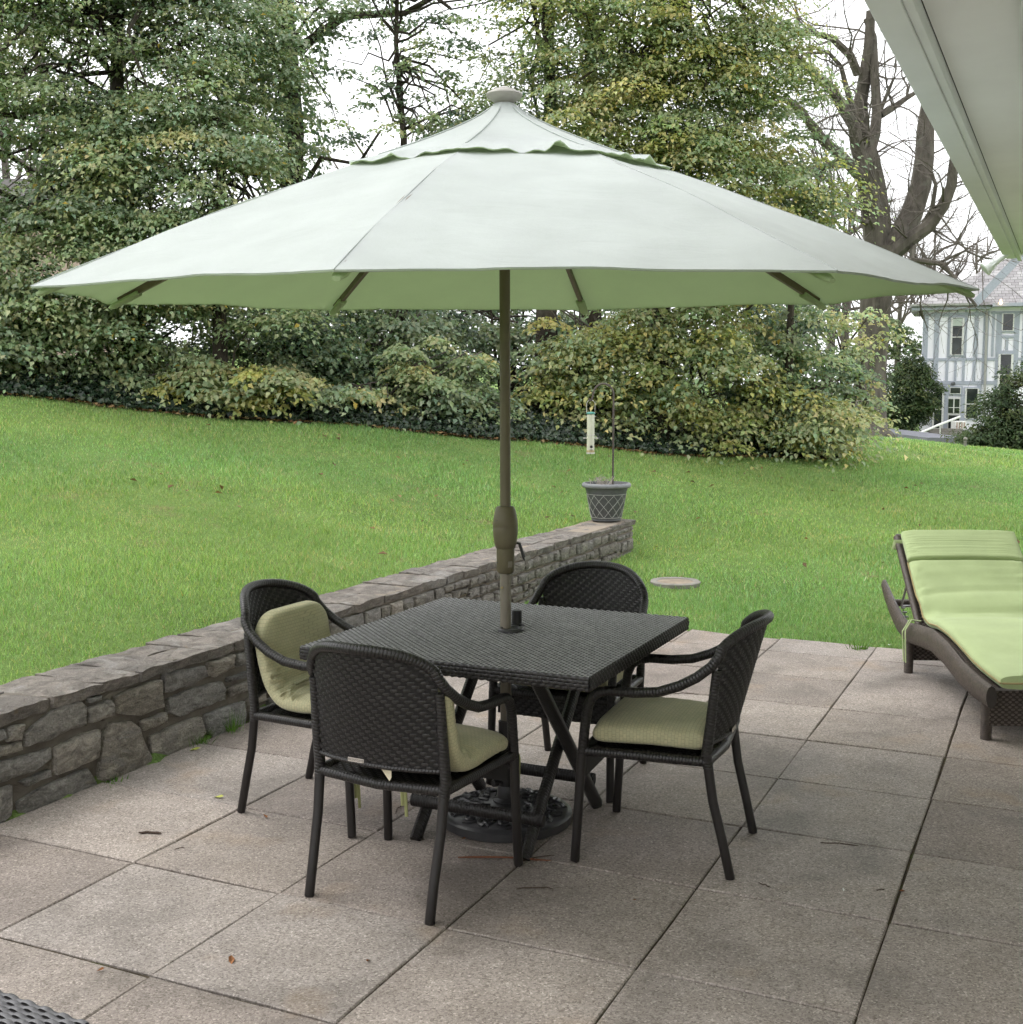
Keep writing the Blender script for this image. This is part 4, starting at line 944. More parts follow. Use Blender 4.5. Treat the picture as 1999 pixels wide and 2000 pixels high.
for (a, b) in (((578, 1660), (575, 1780)), ((720, 1605), (720, 1760))): MB().tube([H(*a, -3.5) - h0, H(*b, -3.5) - h0], .022, 6).build('baluster', M['white'], hr)
gp_ = empty('gate_post', at(1885, 880, 23.5), 0, 'small white ball-topped post at the far right lawn edge', 'post'); gp_.location.z = gz(gp_.location.x, gp_.location.y) - .03; gp_.scale = (.5, .5, .5)
MB().lathe([(.055, 0), (.055, .28), (.07, .3), (.04, .32)], 12).build('shaft', M['concrete'], gp_); MB().lathe([(.002, .32), (.06, .34), (.085, .4), (.06, .46), (.002, .485)], 12).build('ball', M['concrete'], gp_)
# driveway left of the house
dv = MB(); xa_, xb_ = X(1655, 50), X(1728, 50); dv.box(((xa_ + xb_) / 2, 52.5, -1.0), (xb_ - xa_, 17, 1.4))
tag(dv.build('driveway', M['asphalt'], None, 0), 'grey driveway left of the timbered house', kind='structure')

# yews and a background evergreen
YEW = [(0.037, 0.065, 0.024), (0.051, 0.085, 0.027), (0.076, 0.102, 0.031), (0.044, 0.071, 0.031)]
def yew(label, base, ells, seed, clumps, trunk_r, nper=90, L=.16, Wd=.06, **k):
    b = Vector(base); return leafy_tree('yew', label, 'yew', 'clipped yews near the house', [b, b + Vector((.05, 0, .9)), b + Vector((-.05, 0, 1.8))], ells, YEW, seed, clumps, nper, crad=(.22, .4), L=L, Wd=Wd, trunk_r=trunk_r, lo=.7, mat='leaf_dull', flat=.5, droop=.1, **k)
p = H(455, 1745, -1.6); p.z -= .3
yew('dark cone-shaped yew at the left corner of the timbered house', p, [((p.x, p.y, p.z + 2.2), (1.05, 1.0, 1.15), 1), ((p.x + .0, p.y, p.z + 3.0), (.62, .6, .9), .5), ((p.x - .25, p.y, p.z + 1.5), (1.0, .9, .7), .5)], 61, 170, .1)
p = at(1960, 885, 34); p.z = gz(p.x, p.y) - .1
def yw(zx, zy, Y=34): return tuple(at(1680 + zx * .21745, 480 + zy * .21745, Y))
yew('broad dark spreading yew hedge at the right frame edge', p, [(yw(1530, 1610), (1.4, 1.2, .95), 1), (yw(1320, 1690), (.95, 1.0, .5), .6), (yw(1700, 1480), (1.6, 1.3, 1.3), 1), (yw(1080, 1800), (.6, .8, .16), .25)], 62, 330, .12, L=.12, Wd=.05)
p = Vector((X(1690, 66), 66, gz(X(1690, 66), 66)))
leafy_tree('evergreen_shrub', 'soft green tree behind the house corner', 'tree', None, [p, p + Vector((0, 0, 2)), p + Vector((0, 0, 4))], [((p.x, p.y, p.z + 3.4), (2.2, 1.8, 2.2), 1)], [(.10, .15, .07), (.13, .18, .08)], 63, 120, 60, crad=(.4, .7), L=.2, Wd=.12, trunk_r=.15, mat='leaf_dull')
# house glimpsed through the left hedge
ph = empty('brick_house', (X(-60, 32), 32, gz(X(-60, 32), 32) - .4), 0, 'pinkish house wall glimpsed through leaves at the left edge', 'house'); ph.scale = (1, 1, .74)
MB().box((-1.5, 3, 2.6), (7, 6, 5.2)).build('wall', M['brick_far'], ph, 0)
MB().add([(-5.4, -.4, 5.1), (2.4, -.4, 5.1), (2.4, 3, 7.4), (-5.4, 3, 7.4), (-5.4, 6.4, 5.1), (2.4, 6.4, 5.1)], [(0, 1, 2, 3), (3, 2, 5, 4)]).build('roof', M['shingle_n'], ph, 0)
for k in range(2):
    w_ = MB().box((.6 - k * 2.4, -.03, 3.1), (1.0, .1, 1.5)).build('window', M['white'], ph, 0); MB().box((.6 - k * 2.4, -.09, 3.1), (.84, .04, 1.32)).build('pane', M['glass'], w_, 0)

# ------------------------------------------------------------------ roof overhang of the near house
nh = empty('house_eave', W(3.9, 1, 0), 0, 'pale green painted roof overhang with soffit boards at the upper right', 'house')
nl = nh.location
def nbox(name, u0, u1, v0, v1, z0, z1, mat, bev=0.0):
    mb = MB(); rot = Matrix.Rotation(YAW, 3, 'Z'); c = W((u0 + u1) / 2, (v0 + v1) / 2, (z0 + z1) / 2) - nl
    mb.box(c, (u1 - u0, v1 - v0, z1 - z0), rot, bev=bev); return mb.build(name, M[mat], nh, 30)
VE = 6.05
nbox('fascia', 2.383, 2.4548, -4.5, VE - .55, 2.456, 2.66, 'paint', .002)
nbox('fascia_end', 2.392, 2.452, VE - .545, VE - .20, 2.462, 2.64, 'paint', .002)
nbox('trim_board', 2.4555, 2.478, -4.5, VE - .02, 2.462, 2.62, 'paint', .0015)
nbox('soffit', 2.4815, 2.69, -4.5, VE, 2.50, 2.502, 'soffit')
nbox('batten', 2.692, 2.735, -4.5, VE, 2.462, 2.53, 'paint', .004)
nbox('soffit', 2.737, 3.86, -4.5, VE, 2.502, 2.532, 'soffit')
nbox('joint_strip', 2.478, 2.486, -4.5, VE - .03, 2.503, 2.54, 'dark_joint')  # near-black strip seen through the gap between trim and soffit
nbox('end_board', 2.46, 3.9, VE + .003, VE + .03, 2.51, 2.72, 'paint')
mb = MB(); A = [W(2.36, -4.6, 2.66), W(2.36, VE + .05, 2.66), W(5.2, VE + .05, 3.9), W(5.2, -4.6, 3.9)]
mb.add([p - nl for p in A] + [p - nl + Vector((0, 0, .06)) for p in A], [(0, 1, 2, 3), (7, 6, 5, 4), (0, 4, 5, 1), (1, 5, 6, 2), (2, 6, 7, 3), (3, 7, 4, 0)]); mb.build('roof', M['shingle_n'], nh, 0)
nbox('wall', 3.9, 4.1, -4.6, VE - .4, -.06, 2.9, 'stucco_n')  # out-of-view house wall, put in for the lighting
def floodlight(label, p, aim):
    r = empty('floodlight', p, 0, label, 'floodlight', 'floodlights under the eave')
    r.scale = (.78, .78, .78); d = Vector(aim).normalized(); mb = MB(); mb.lathe([(.03, 0), (.034, -.012), (.022, -.03)], 12); mb.build('ceiling_plate', M['paint'], r)
    a = Vector((0, 0, -.02)); b = a + d * .15
    MB().tube([a, a + d * .02, b - d * .02, b], [.018, .024, .026, .03], 12).build('socket', M['paint'], r)
    bm_ = MB(); bm_.tube([b, b + d * .02, b + d * .07, b + d * .095, b + d * .1], [.022, .026, .052, .062, .060], 18); bl = bm_.build('bulb', M['paint'], r)
    MB().tube([b + d * .098, b + d * .104], [.05, .046], 18).build('lens', M['lens'], bl)
    for k in range(8):
        X_ = d.orthogonal().normalized(); Y_ = d.cross(X_); a_ = k * math.pi / 4; o_ = X_ * math.cos(a_) + Y_ * math.sin(a_)
        MB().tube([b + o_ * .03, b + d * .05 + o_ * .046], .003, 4).build('fin', M['paint'], bl)
fl = at(1974, 500, 8.05); floodlight('pale floodlight hanging at the eave corner', (fl.x, fl.y, 2.502), (-.75, .1, -.55))
fl2 = at(2035, 500, 7.95); floodlight('second floodlight cut by the right frame edge', (fl2.x, fl2.y, 2.502), (-.35, -.5, -.6))

# ------------------------------------------------------------------ parasol
UC = Vector((-.026, 4.47, 0)); UR, UROT, UZ = 1.63, 3.684, 1.94
umb = empty('patio_umbrella', (-.02, 4.385, .06), 0, 'large pale green octagonal market parasol with vented top', 'umbrella')
uo = Vector(umb.location)
def tilt(p): return Vector((p[0], p[1], p[2] + .0047 * (p[0] - UC.x) + .03 * (p[1] - UC.y)))
def rib_pt(k, r):
    a = UROT - k * math.pi / 4; t = (r - .30) / (UR - .30)
    z = 2.468 - (2.468 - UZ) * t + .020 * math.sin(math.pi * min(max(t, 0), 1))
    return Vector((UC.x + r * math.cos(a), UC.y + r * math.sin(a), z))
def canopy_pt(k, f, g, r0=.30):
    """f 0..1 from vent to rim, g 0..1 from rib k to rib k+1"""
    r = r0 + (UR - r0) * f; a = rib_pt(k, r).lerp(rib_pt(k + 1, r), g); s = 4 * g * (1 - g)
    a.z -= .012 * s * math.sin(math.pi * min(1, f * 1.0)) - .004 * s * f
    ctr = Vector((UC.x, UC.y, a.z)); a = a + (ctr - a) * (.012 * s * f)
    a.z += .007 * fbm(a.x * 2.2, a.y * 2.2, 3) * s + .0035 * fbm(a.x * 3.5 + 9, a.y * 8.0, 7) * s + .0055 * math.sin(f * 26 + 5 * g + k) * s * max(0, 1 - 2.2 * abs(f - .25)) + .002 * math.sin(f * 15 + g * 9 + k * 2)
    return tilt(a)
can = MB(); lin = MB(); NF, NG = 44, 26
for k in range(8):
    Gt = [[canopy_pt(k, i / NF, j / NG) - uo for j in range(NG + 1)] for i in range(NF + 1)]
    can.grid(Gt); lin.grid([[p - Vector((0, 0, .004)) for p in r] for r in Gt], flip=True)
    rim = [Gt[NF][j] for j in range(NG + 1)]; low = [p + (Vector((UC.x - uo.x, UC.y - uo.y, p.z)) - p).normalized() * .003 - Vector((0, 0, .006)) for p in rim]
    can.grid([rim, low]); lin.grid([[p + (Vector((UC.x - uo.x, UC.y - uo.y, p.z)) - p).normalized() * .008 - Vector((0, 0, .004)) for p in rim], low], flip=False)
canopy = can.build('canopy', M['canopy'], umb, 40); lin.build('lining', M['lining'], canopy, 40)
seam = MB()
for k in range(8): seam.tube([canopy_pt(k, i / 12, 0) - uo + Vector((0, 0, .0002)) for i in range(13)], .0015, 5)
seam.build('seam', M['canopy'], canopy)
vt = MB(); vl = MB(); rr = random.Random(3)
ph_ = [rr.uniform(0, 6) for _ in range(8)]
for k in range(8):
    G = []
    for i in range(13):
        f = i / 12; row = []
        for j in range(29):
            g = j / 28; r = .035 + .565 * f
            a0, a1 = UROT - k * math.pi / 4, UROT - (k + 1) * math.pi / 4
            pa = Vector((UC.x + r * math.cos(a0), UC.y + r * math.sin(a0), 0)); pb = Vector((UC.x + r * math.cos(a1), UC.y + r * math.sin(a1), 0)); p = pa.lerp(pb, g)
            z = 2.622 - .251 * f ** .74 - .012 * 4 * g * (1 - g) * f
            e = max(0, (f - .72) / .28); s = math.sin(math.pi * g)
            z += e * (.004 + .012 * s * (1 + math.sin(2 * math.pi * (g * 1.3 + ph_[k]))) * .6 + .034 * max(0, 1 - abs(g - (.3 + .06 * ph_[k])) / .09) + .006 * s * math.sin(g * 31 + ph_[k])) 
            z += .008 * math.sin(f * 9 + k) * s * f
            p.z = z; row.append(tilt(p) - uo)
        G.append(row)
    vt.grid(G); vl.grid([[p - Vector((0, 0, .0035)) for p in r] for r in G], flip=True)
vent = vt.build('vent_cap', M['canopy'], umb, 50); vl.build('lining', M['lining'], vent, 50)
vs_ = MB()
for k in range(8):
    a0 = UROT - k * math.pi / 4; vs_.tube([tilt(Vector((UC.x + r * math.cos(a0), UC.y + r * math.sin(a0), 2.624 - .251 * ((r - .035) / .565) ** .74))) - uo for r in (.05, .12, .2, .3, .4, .5)], .0025, 5)
vs_.build('seam', M['canopy'], vent)
MB().lathe([(.026, 0), (.036, .005), (.030, .011), (.043, .018), (.062, .030), (.0665, .040), (.063, .046), (.045, .052), (.042, .057), (.025, .062), (.010, .069), (.002, .07)], 28, Vector((UC.x, UC.y, 2.612)) - uo).build('finial', M['finial'], umb)
axisp = lambda z: Vector((-.02 + (UC.x + .02) * min(1, max(0, (z - .06) / 2.5)), 4.385 + (UC.y - 4.385) * min(1, max(0, (z - .06) / 2.5)), z)) - uo
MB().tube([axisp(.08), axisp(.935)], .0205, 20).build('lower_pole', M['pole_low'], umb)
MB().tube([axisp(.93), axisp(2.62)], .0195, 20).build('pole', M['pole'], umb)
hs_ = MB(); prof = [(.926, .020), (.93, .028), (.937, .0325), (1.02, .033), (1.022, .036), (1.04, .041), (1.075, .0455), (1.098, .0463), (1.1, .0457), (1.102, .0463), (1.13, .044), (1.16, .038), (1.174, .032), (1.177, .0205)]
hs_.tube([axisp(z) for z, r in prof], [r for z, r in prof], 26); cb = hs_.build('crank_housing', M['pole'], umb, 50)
cr = MB(); c0 = axisp(1.04) + Vector((.03, .01, 0)); cr.tube([c0, c0 + Vector((.022, .004, -.004)), c0 + Vector((.04, .0, -.06)), c0 + Vector((.044, 0, -.064))], [.007, .006, .006, .006], 6); ch = cr.build('crank_handle', M['black'], cb)
MB().tube([c0 + Vector((.042, 0, -.062)), c0 + Vector((.062, 0, -.056))], .009, 10).build('crank_knob', M['finial'], ch)
for z in (.97, 1.125): MB().lathe([(.0, 0), (.0035, .0), (.0035, .002)], 8, axisp(z) + Vector((-.03, -.03, 0))).build('screw', M['black'], cb)
MB().box(axisp(.965) + Vector((.017, -.030, 0)), (.016, .003, .022), Matrix.Rotation(.5, 3, 'Z')).build('label_plate', M['pole_low'], cb, 0)
MB().tube([axisp(.878) + Vector((-.012, -.018, 0)), axisp(.878) + Vector((-.014, -.022, 0))], .0045, 10).build('spring_button', M['piping'], umb)
MB().lathe([(.022, -.03), (.06, -.025), (.064, 0), (.06, .02), (.022, .03)], 16, axisp(2.09)).build('runner', M['pole'], umb)
MB().lathe([(.022, -.03), (.058, -.02), (.06, .02), (.022, .03)], 16, axisp(2.50)).build('hub', M['pole'], umb)
for k in range(8):
    pr = [tilt(rib_pt(k, r)) - uo - Vector((0, 0, .018)) for r in (.30, .7, 1.1, UR * .965)]
    rb_ = MB(); rb_.tube([axisp(2.49) + (pr[0] - axisp(2.49)).normalized() * .05] + pr, .0105, 4, True, 1.3, .85, square=True); rb_.build('rib', M['pole'], umb, 30)
    MB().tube([axisp(2.08) + (pr[1] - axisp(2.08)).normalized() * .05, pr[1].lerp(pr[2], .3) - Vector((0, 0, .008))], .008, 6).build('strut', M['pole'], umb)
    d = (pr[3] - pr[2]).normalized(); a = pr[3] - d * .10; b = pr[3] + d * .045
    pk = MB(); pk.tube([a, a + d * .004, b - d * .02, b], [.018, .021, .018, .010], 10, True, .6, 1.1); pk.v = [(v[0], v[1], v[2] - .013) for v in pk.v]; pk.build('rib_pocket', M['lining'] if k % 2 else M['lining'], umb)

# cast base
sd_ = empty('umbrella_base', (-.02, 4.385, 0), 0, 'round black cast parasol base with scroll relief under the table', 'umbrella base')
MB().lathe([(.235, 0), (.245, .006), (.246, .035), (.238, .042), (.225, .046), (.15, .058), (.06, .072), (.045, .078)], 64).build('plate', M['iron'], sd_, 40)
sc = MB()
def dome(r): return .046 + max(0, (.225 - r)) * .155
for k in range(8):
    a = k * math.pi / 4
    for (r0, off, sgn, R0, turns) in ((.178, 0, 1, .042, 1.6), (.178, .40, -1, .036, 1.5), (.108, .2, -1, .030, 1.4), (.135, .62, 1, .024, 1.4)):
        cx, cy = r0 * math.cos(a + off), r0 * math.sin(a + off); pts = []; rs = []
        for i in range(17):
            t = i / 16; q = R0 * (1 - .82 * t); th = a + off + sgn * turns * 2 * math.pi * t
            x, y = cx + q * math.cos(th), cy + q * math.sin(th); pts.append((x, y, min(dome(math.hypot(x, y)), .08) + .002)); rs.append(.0075 * (1 - .45 * t))
        sc.tube(pts, rs, 5)
        sc.lathe([(.009, 0), (.008, .006), (.001, .01)], 6, pts[-1])
    pts = [(r * math.cos(a + .1 + .5 * math.sin(r * 25)), r * math.sin(a + .1 + .5 * math.sin(r * 25)), dome(r) + .002) for r in (.07, .1, .13, .16, .19, .215)]; sc.tube(pts, [.005, .009, .010, .008, .007, .004], 5)
sc.build('scroll_relief', M['iron'], sd_)
MB().tube([(0, 0, .06), (0, 0, .38)], .0285, 20).build('sleeve', M['black'], sd_); MB().lathe([(.05, 0), (.05, .012), (.034, .02), (.032, .06), (.03, .065)], 20, (0, 0, .07)).build('collar', M['iron'], sd_)
for z in (.155, .335): MB().tube([(-.02, -.02, z), (-.034, -.034, z), (-.036, -.036, z), (-.048, -.048, z)], [.006, .006, .016, .013], 10).build('knob', M['black'], sd_)

# ------------------------------------------------------------------ dining table
TC = (-.022, 4.365); tab = empty('dining_table', (TC[0], TC[1], 0), YAW, 'square black woven dining table with crossed legs under the parasol', 'table')
TH = .7225; hw = .535
tp = MB(); hole = .036
def Ptop(S, T_): return np.stack([S, T_, np.full_like(S, TH) - .0045 * np.clip(1.0 - np.hypot(S, T_) / .22, 0, 1) ** 2], -1)
weave(tp, Ptop, -hw + .004, hw - .004, .0128, lambda t: (-hw + .004, hw - .004), period=.0285, amp=.0022, shift=.5, step=6)
te = MB()
for k in range(4):
    a = k * math.pi / 2; ca, sa = math.cos(a), math.sin(a)
    def Ps(S, T_, ca=ca, sa=sa):
        bulge = .006 * np.sqrt(np.clip(1 - ((T_ - (TH - .024)) / .026) ** 2, 0, 1)); yy = -(hw - .004 + bulge)
        return np.stack([S * ca - yy * sa, S * sa + yy * ca, T_], -1)
    weave(te, Ps, TH - .048, TH, .012, lambda t: (-hw + .002, hw - .002), period=.026, amp=.0028, shift=.5, step=6)
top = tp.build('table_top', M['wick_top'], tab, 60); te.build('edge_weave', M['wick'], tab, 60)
MB().box((0, 0, TH - .0245), (hw * 2 - .012, hw * 2 - .012, .042)).build('top_core', M['backing'], top, 0)
rg = MB(); rg.lathe([(.030, 0), (.034, .006), (.046, .007), (.049, .003), (.049, -.004), (.03, -.006)], 28, (.012, .018, TH + .003)); rg.build('grommet', M['iron'], top)
for sgn in (-1, 1):
    for (va, vb, k) in ((-.305, .33, 0), (.305, -.33, 1)):
        du = sgn * (.232 + (.018 if k else -.018))
        lg = MB(); lg.tube([(du, va, .0), (du, va + (vb - va) * .5, TH * .47), (du, vb, TH - .05)], .031, 8, True, 1.0, .62, up=(0, 1, 0)); lg.build('leg', M['wrap'], tab, 50)
for v in (-.245, .245): MB().tube([(-.26, v, .125), (.26, v, .125)], .019, 8, True, 1.25, .8).build('stretcher', M['wrap'], tab, 50)
MB().tube([(-.25, 0, TH * .47 - .01), (.25, 0, TH * .47 - .01)], .014, 8).build('cross_bar', M['wrap'], tab) if False else None
for v in (-.33, .33): MB().box((0, v, TH - .058), (.62, .035, .024)).build('top_rail', M['backing'], tab, 0)
cp_ = empty('grommet_cap', W(0, 0, 0), 0, 'small black umbrella-hole cap on the table behind the pole', 'cap'); cp_.location = (TC[0] + .042, TC[1] + .10, TH + .004)
MB().lathe([(.028, 0), (.028, .004), (.019, .005), (.019, .052), (.016, .055)], 18).build('cap_body', M['black'], cp_)
MB().lathe([(.0165, .055), (.012, .056), (.010, .050)], 14, cap=False).build('cap_recess', M['iron'], cp_)

# ------------------------------------------------------------------ wicker dining chairs (+y is the front)
def ztop(s): return .690 + .148 * (max(0, 1 - abs(s / .243) ** 2.5)) ** (1 / 2.4)
def yback(s, z):
    tau = (z - .45) / .39; q = np.clip((s / .236) ** 2, 0, 1.2)
    return -(.238 + .105 * np.maximum(tau, 0)) * (1 - q) - (.192 + .03 * tau) * q
def make_chair():
    root = empty('wicker_chair')
    arch_s = [.219 * math.sin(math.pi / 2 * i / 9) for i in range(-9, 10)][::-1]
    arch = [Vector((s, float(yback(s, ztop(s))), ztop(s))) for s in arch_s]
    e_ = Vector((.2325, -.2240, .7430)); f_ = Vector((.2375, -.2130, .7270)); arch = [f_, e_] + arch + [Vector((-e_.x, e_.y, e_.z)), Vector((-f_.x, f_.y, f_.z))]
    for sx in (1, -1):
        MB().tube([(sx * .262, .255, 0), (sx * .26, .253, .004), (sx * .256, .242, .2), (sx * .255, .232, .385)], [.0145, .0158, .0158, .0165], 14).build('leg', M['legm'], root)
        ap = [(.255, .230, .38), (.254, .222, .47), (.254, .212, .545), (.2545, .197, .578), (.256, .170, .599), (.258, .13, .606), (.26, .05, .607), (.2605, -.03, .6165), (.258, -.10, .643), (.2515, -.155, .674), (.2425, -.200, .711), (.2325, -.224, .743), (.2215, -.2305, .7685)]
        am = MB(); am.tube([Vector((sx * x, y, z)) for x, y, z in ap], .0172, 14); am.build('armrest', M['wrap'], root)
        MB().tube([(sx * .222, -.272, 0), (sx * .222, -.271, .004), (sx * .223, -.245, .12), (sx * .227, -.210, .26), (sx * .230, -.192, .385)], [.0145, .0158, .0158, .0158, .0165], 14).build('leg', M['legm'], root)
        MB().tube([(sx * .230, -.193, .37), (sx * .233, -.188, .42), (sx * .232, float(yback(.232, .52)), .52), (sx * .231, float(yback(.231, .6)), .6), (sx * .2295, float(yback(.2295, .70)), .70)], [.0175, .018, .017, .016, .015], 12).build('back_post', M['wrap'], root)
    MB().tube(arch, .0172, 14).build('back_rim', M['wrap'], root)
    bk = MB()
    def Pb(S, T_): return np.stack([S, yback(S, T_), T_], -1)
    def sr(t):
        lo_, hi_ = 0, .229
        if t <= .70: w_ = .225 + (t - .45) * .012
        else:
            for _ in range(30):
                m_ = (lo_ + hi_) / 2
                if ztop(m_) > t: lo_ = m_
                else: hi_ = m_
            w_ = lo_
        return (-w_ + .003, w_ - .003)
    weave(bk, Pb, .455, .834, .0118, sr, period=.036, amp=.003, shift=.34, step=6)
    br = bk.build('backrest', M['wick'], root, 60)
    G = []
    for i in range(25):
        t = .452 + (.832 - .452) * i / 24; a, b = sr(t); G.append([Vector((a + (b - a) * j / 12, float(yback(a + (b - a) * j / 12, t)), t)) for j in range(13)])
    MB().grid(G).build('backing', M['backing'], br, 60)
    MB().tube([(x, float(yback(x, .452)), .452) for x in (-.23, -.15, -.07, 0, .07, .15, .23)], .009, 8).build('lower_rail', M['wrap'], root)
    stm = MB()
    def Pq(S, T_): return np.stack([S, T_, .392 - .010 * (1 - (S / .24) ** 2)], -1)
    weave(stm, Pq, -.185, .215, .012, lambda t: (-.232 - (t + .19) * .04, .232 + (t + .19) * .04), period=.036, amp=.003, shift=.34, step=6)
    se = stm.build('seat', M['wick'], root, 60)
    MB().grid([[Vector((x_ * (.232 + (y_ + .19) * .04), y_, .390 - .010 * (1 - x_ * x_))) for x_ in (-1, -.5, 0, .5, 1)] for y_ in (-.19, -.05, .08, .22)], flip=True).build('backing', M['backing'], se, 60)
    for pts in ([(-.232, -.19, .39), (0, -.205, .382), (.232, -.19, .39)], [(-.252, .225, .39), (0, .232, .386), (.252, .225, .39)], [(.232, -.19, .39), (.252, .225, .39)], [(-.232, -.19, .39), (-.252, .225, .39)]): MB().tube(pts, .0165, 12).build('seat_rail', M['wrap'], root)
    ap = MB()
    def Pa(S, T_): return np.stack([S, np.full_like(S, .226), T_], -1)
    weave(ap, Pa, .295, .385, .012, lambda t: (-.242 * (1 if t > .34 else .9), .242 * (1 if t > .34 else .9)), period=.036, amp=.0028, shift=.34, step=6, flip=-1)
    fa = ap.build('front_apron', M['wick'], root, 60); MB().box((0, .2235, .34), (.47, .003, .088)).build('backing', M['backing'], fa, 0)
    yb = float(yback(-.055, .462)) - .006; bd_ = MB(); bd_.box((-.055, yb, .462), (.058, .003, .0125)); bd = bd_.build('badge', M['badge'], root, 0)
    cu = bpy.data.curves.new('badge_text', 'FONT'); cu.body = 'FRONTGATE'; cu.size = .0088; cu.align_x = 'CENTER'; cu.align_y = 'CENTER'; cu.space_character = 1.1; to = bpy.data.objects.new('tmp', cu); COL.objects.link(to)
    bpy.context.view_layer.update(); me = bpy.data.meshes.new_from_object(to.evaluated_get(bpy.context.evaluated_depsgraph_get())); bpy.data.objects.remove(to)
    tx_ = link('lettering', me, M['ink'], bd); tx_.location = (-.055, yb - .0022, .462); tx_.rotation_euler = (math.pi / 2, 0, 0)
    return root
def face(dx, dy): return math.atan2(dy, dx) - math.pi / 2
GC = 'black wicker armchairs round the table'
ch0 = make_chair()
def put(o, x, y, rz, label):
    o.location = (x, y, 0); o.rotation_euler = (0, 0, rz); tag(o, label, 'chair', GC); return o
CH = {'F': (-.323, 3.845, face(.45, .89)), 'L': (-.690, 4.553, face(.90, -.43)), 'R': (.545, 4.140, face(-.935, .355)), 'B': (.252, 4.912, face(-.415, -.91))}
put(ch0, *CH['F'], 'black wicker armchair nearest the camera, seen from behind')
chairs = {'F': ch0}
for k, lab in (('L', 'black wicker armchair by the stone wall with tall sage cushion'), ('R', 'black wicker armchair right of the table with bare backrest, side-on'), ('B', 'black wicker armchair behind the table, only its arched back above it')):
    chairs[k] = put(copy_tree(ch0), *CH[k], lab)

def pad(path, half, thick, name, mat, parent, ns=44, na=30, wr=0.0, seed=0, corner=.35, uvs=1.0, expo=.6, endr=.02, wz=(0, 1)):
    """upholstered pad swept along a (y, z) path; half(t) half width"""
    P = [Vector((0, y, z)) for y, z in path]; Ls = [0]
    for i in range(1, len(P)): Ls.append(Ls[-1] + (P[i] - P[i - 1]).length)
    def cat(p0, p1, p2, p3, t): return .5 * ((2 * p1) + (p2 - p0) * t + (2 * p0 - 5 * p1 + 4 * p2 - p3) * t * t + (-p0 + 3 * p1 - 3 * p2 + p3) * t ** 3)
    def pos(l):
        l = min(max(l, 0), Ls[-1]); i = 0
        while i < len(P) - 2 and l > Ls[i + 1]: i += 1
        t = (l - Ls[i]) / (Ls[i + 1] - Ls[i]); return cat(P[max(i - 1, 0)], P[i], P[i + 1], P[min(i + 2, len(P) - 1)], t)
    T_ = Ls[-1]; G = []; UVg = []
    for i in range(ns + 1):
        e = i / ns; l = T_ * (.5 - .5 * math.cos(math.pi * e)) * .35 + T_ * e * .65
        p = pos(l); q = pos(l + .004) - pos(l - .004); tg = q.normalized(); nr = Vector((0, -tg.z, tg.y)); 
        if nr.z < 0 and abs(tg.z) < .5: nr = -nr
        dend = min(l, T_ - l); s_end = math.sqrt(max(0, 1 - (1 - min(1, dend / endr)) ** 2)) if endr > 0 else 1
        hwid = half(l / T_) * (1 - .06 * (1 - s_end)); th = thick * max(.03, s_end); row = []; ur = []
        for k in range(na + 1):
            a = 2 * math.pi * k / na; ca, sa = math.cos(a), math.sin(a)
            x = hwid * math.copysign(abs(ca) ** corner, ca); h = th / 2 * math.copysign(abs(sa) ** expo, sa)
            if sa > 0:
                h += thick * .16 * max(0, 1 - (x / hwid) ** 2) * s_end
                if wr:
                    u_ = l / T_; win = math.exp(-((u_ - wz[0]) / wz[1]) ** 2)
                    h += wr * win * (abs(fbm(x * 6 + seed, u_ * 24 + 2.2 * fbm(x * 8, u_ * 4, seed), seed)) - .30) * 2.0 * min(1, s_end * 1.2)
            v = p + nr * h; row.append(Vector((x, v.y, v.z))); ur.append(((x + math.copysign(h, -x)) * uvs, l * uvs))
        G.append(row); UVg.append(ur)
    mb = MB(); mb.grid(G, uv=UVg, flip=True)
    mb.add(G[0][:-1], [tuple(range(na))]); mb.add(G[-1][:-1], [tuple(range(na - 1, -1, -1))])
    return mb.build(name, mat, parent, 60)
def cushion(kind, key, label, seed):
    x, y, rz = CH[key]
    if key == 'F': x, y = x + .03 * math.cos(rz), y + .03 * math.sin(rz)
    r = empty('chair_cushion', (x, y, .405), rz, label, 'cushion', 'sage cushions on the wicker chairs')
    if kind == 'full':
        path = [(-.187, .365), (-.177, .26), (-.160, .17), (-.132, .095), (-.085, .045), (-.02, .033), (.06, .036), (.15, .036), (.212, .028)]
        pad(path, lambda t: .221 * (1 - .5 * max(0, (.16 - t) / .16) ** 2.2) - .003 * (t > .9), .068, 'pad', M['cush'], r, 84, 40, .022, seed, .34, 1.0, .6, .03, (.47, .16))
    else:
        pad([(-.178, .040), (-.10, .040), (0, .042), (.10, .040), (.208, .036)], lambda t: .205 + .022 * t, .075, 'pad', M['cush'], r, 34, 34, .004, seed, .3, 1.0, .55, .045, (.5, .6))
    for sx in (-1, 1):
        pts = [(sx * .2, .205, .035), (sx * .225, .235, .03), (sx * .235, .252, -.03), (sx * .232, .25, -.16), (sx * .228, .252, -.27)]
        if kind == 'full': 
            MB().tube([Vector(p) for p in pts], .0032, 5, True, 1, 2.0).build('tie', M['cush2'], r); MB().tube([Vector((p[0] - sx * .012 * min(1, i / 2), p[1] + .006, p[2] - .01 * i)) for i, p in enumerate(pts)], .0032, 5, True, 1, 2.0).build('tie', M['cush2'], r)
    if key == 'F':
        MB().add([(-.008, -.218, .055), (.028, -.218, .05), (.03, -.222, .012), (.024, -.224, .0), (-.008, -.221, .034)], [(0, 1, 2, 3, 4)]).build('care_label', M['tagc'], r, 0)
    return r
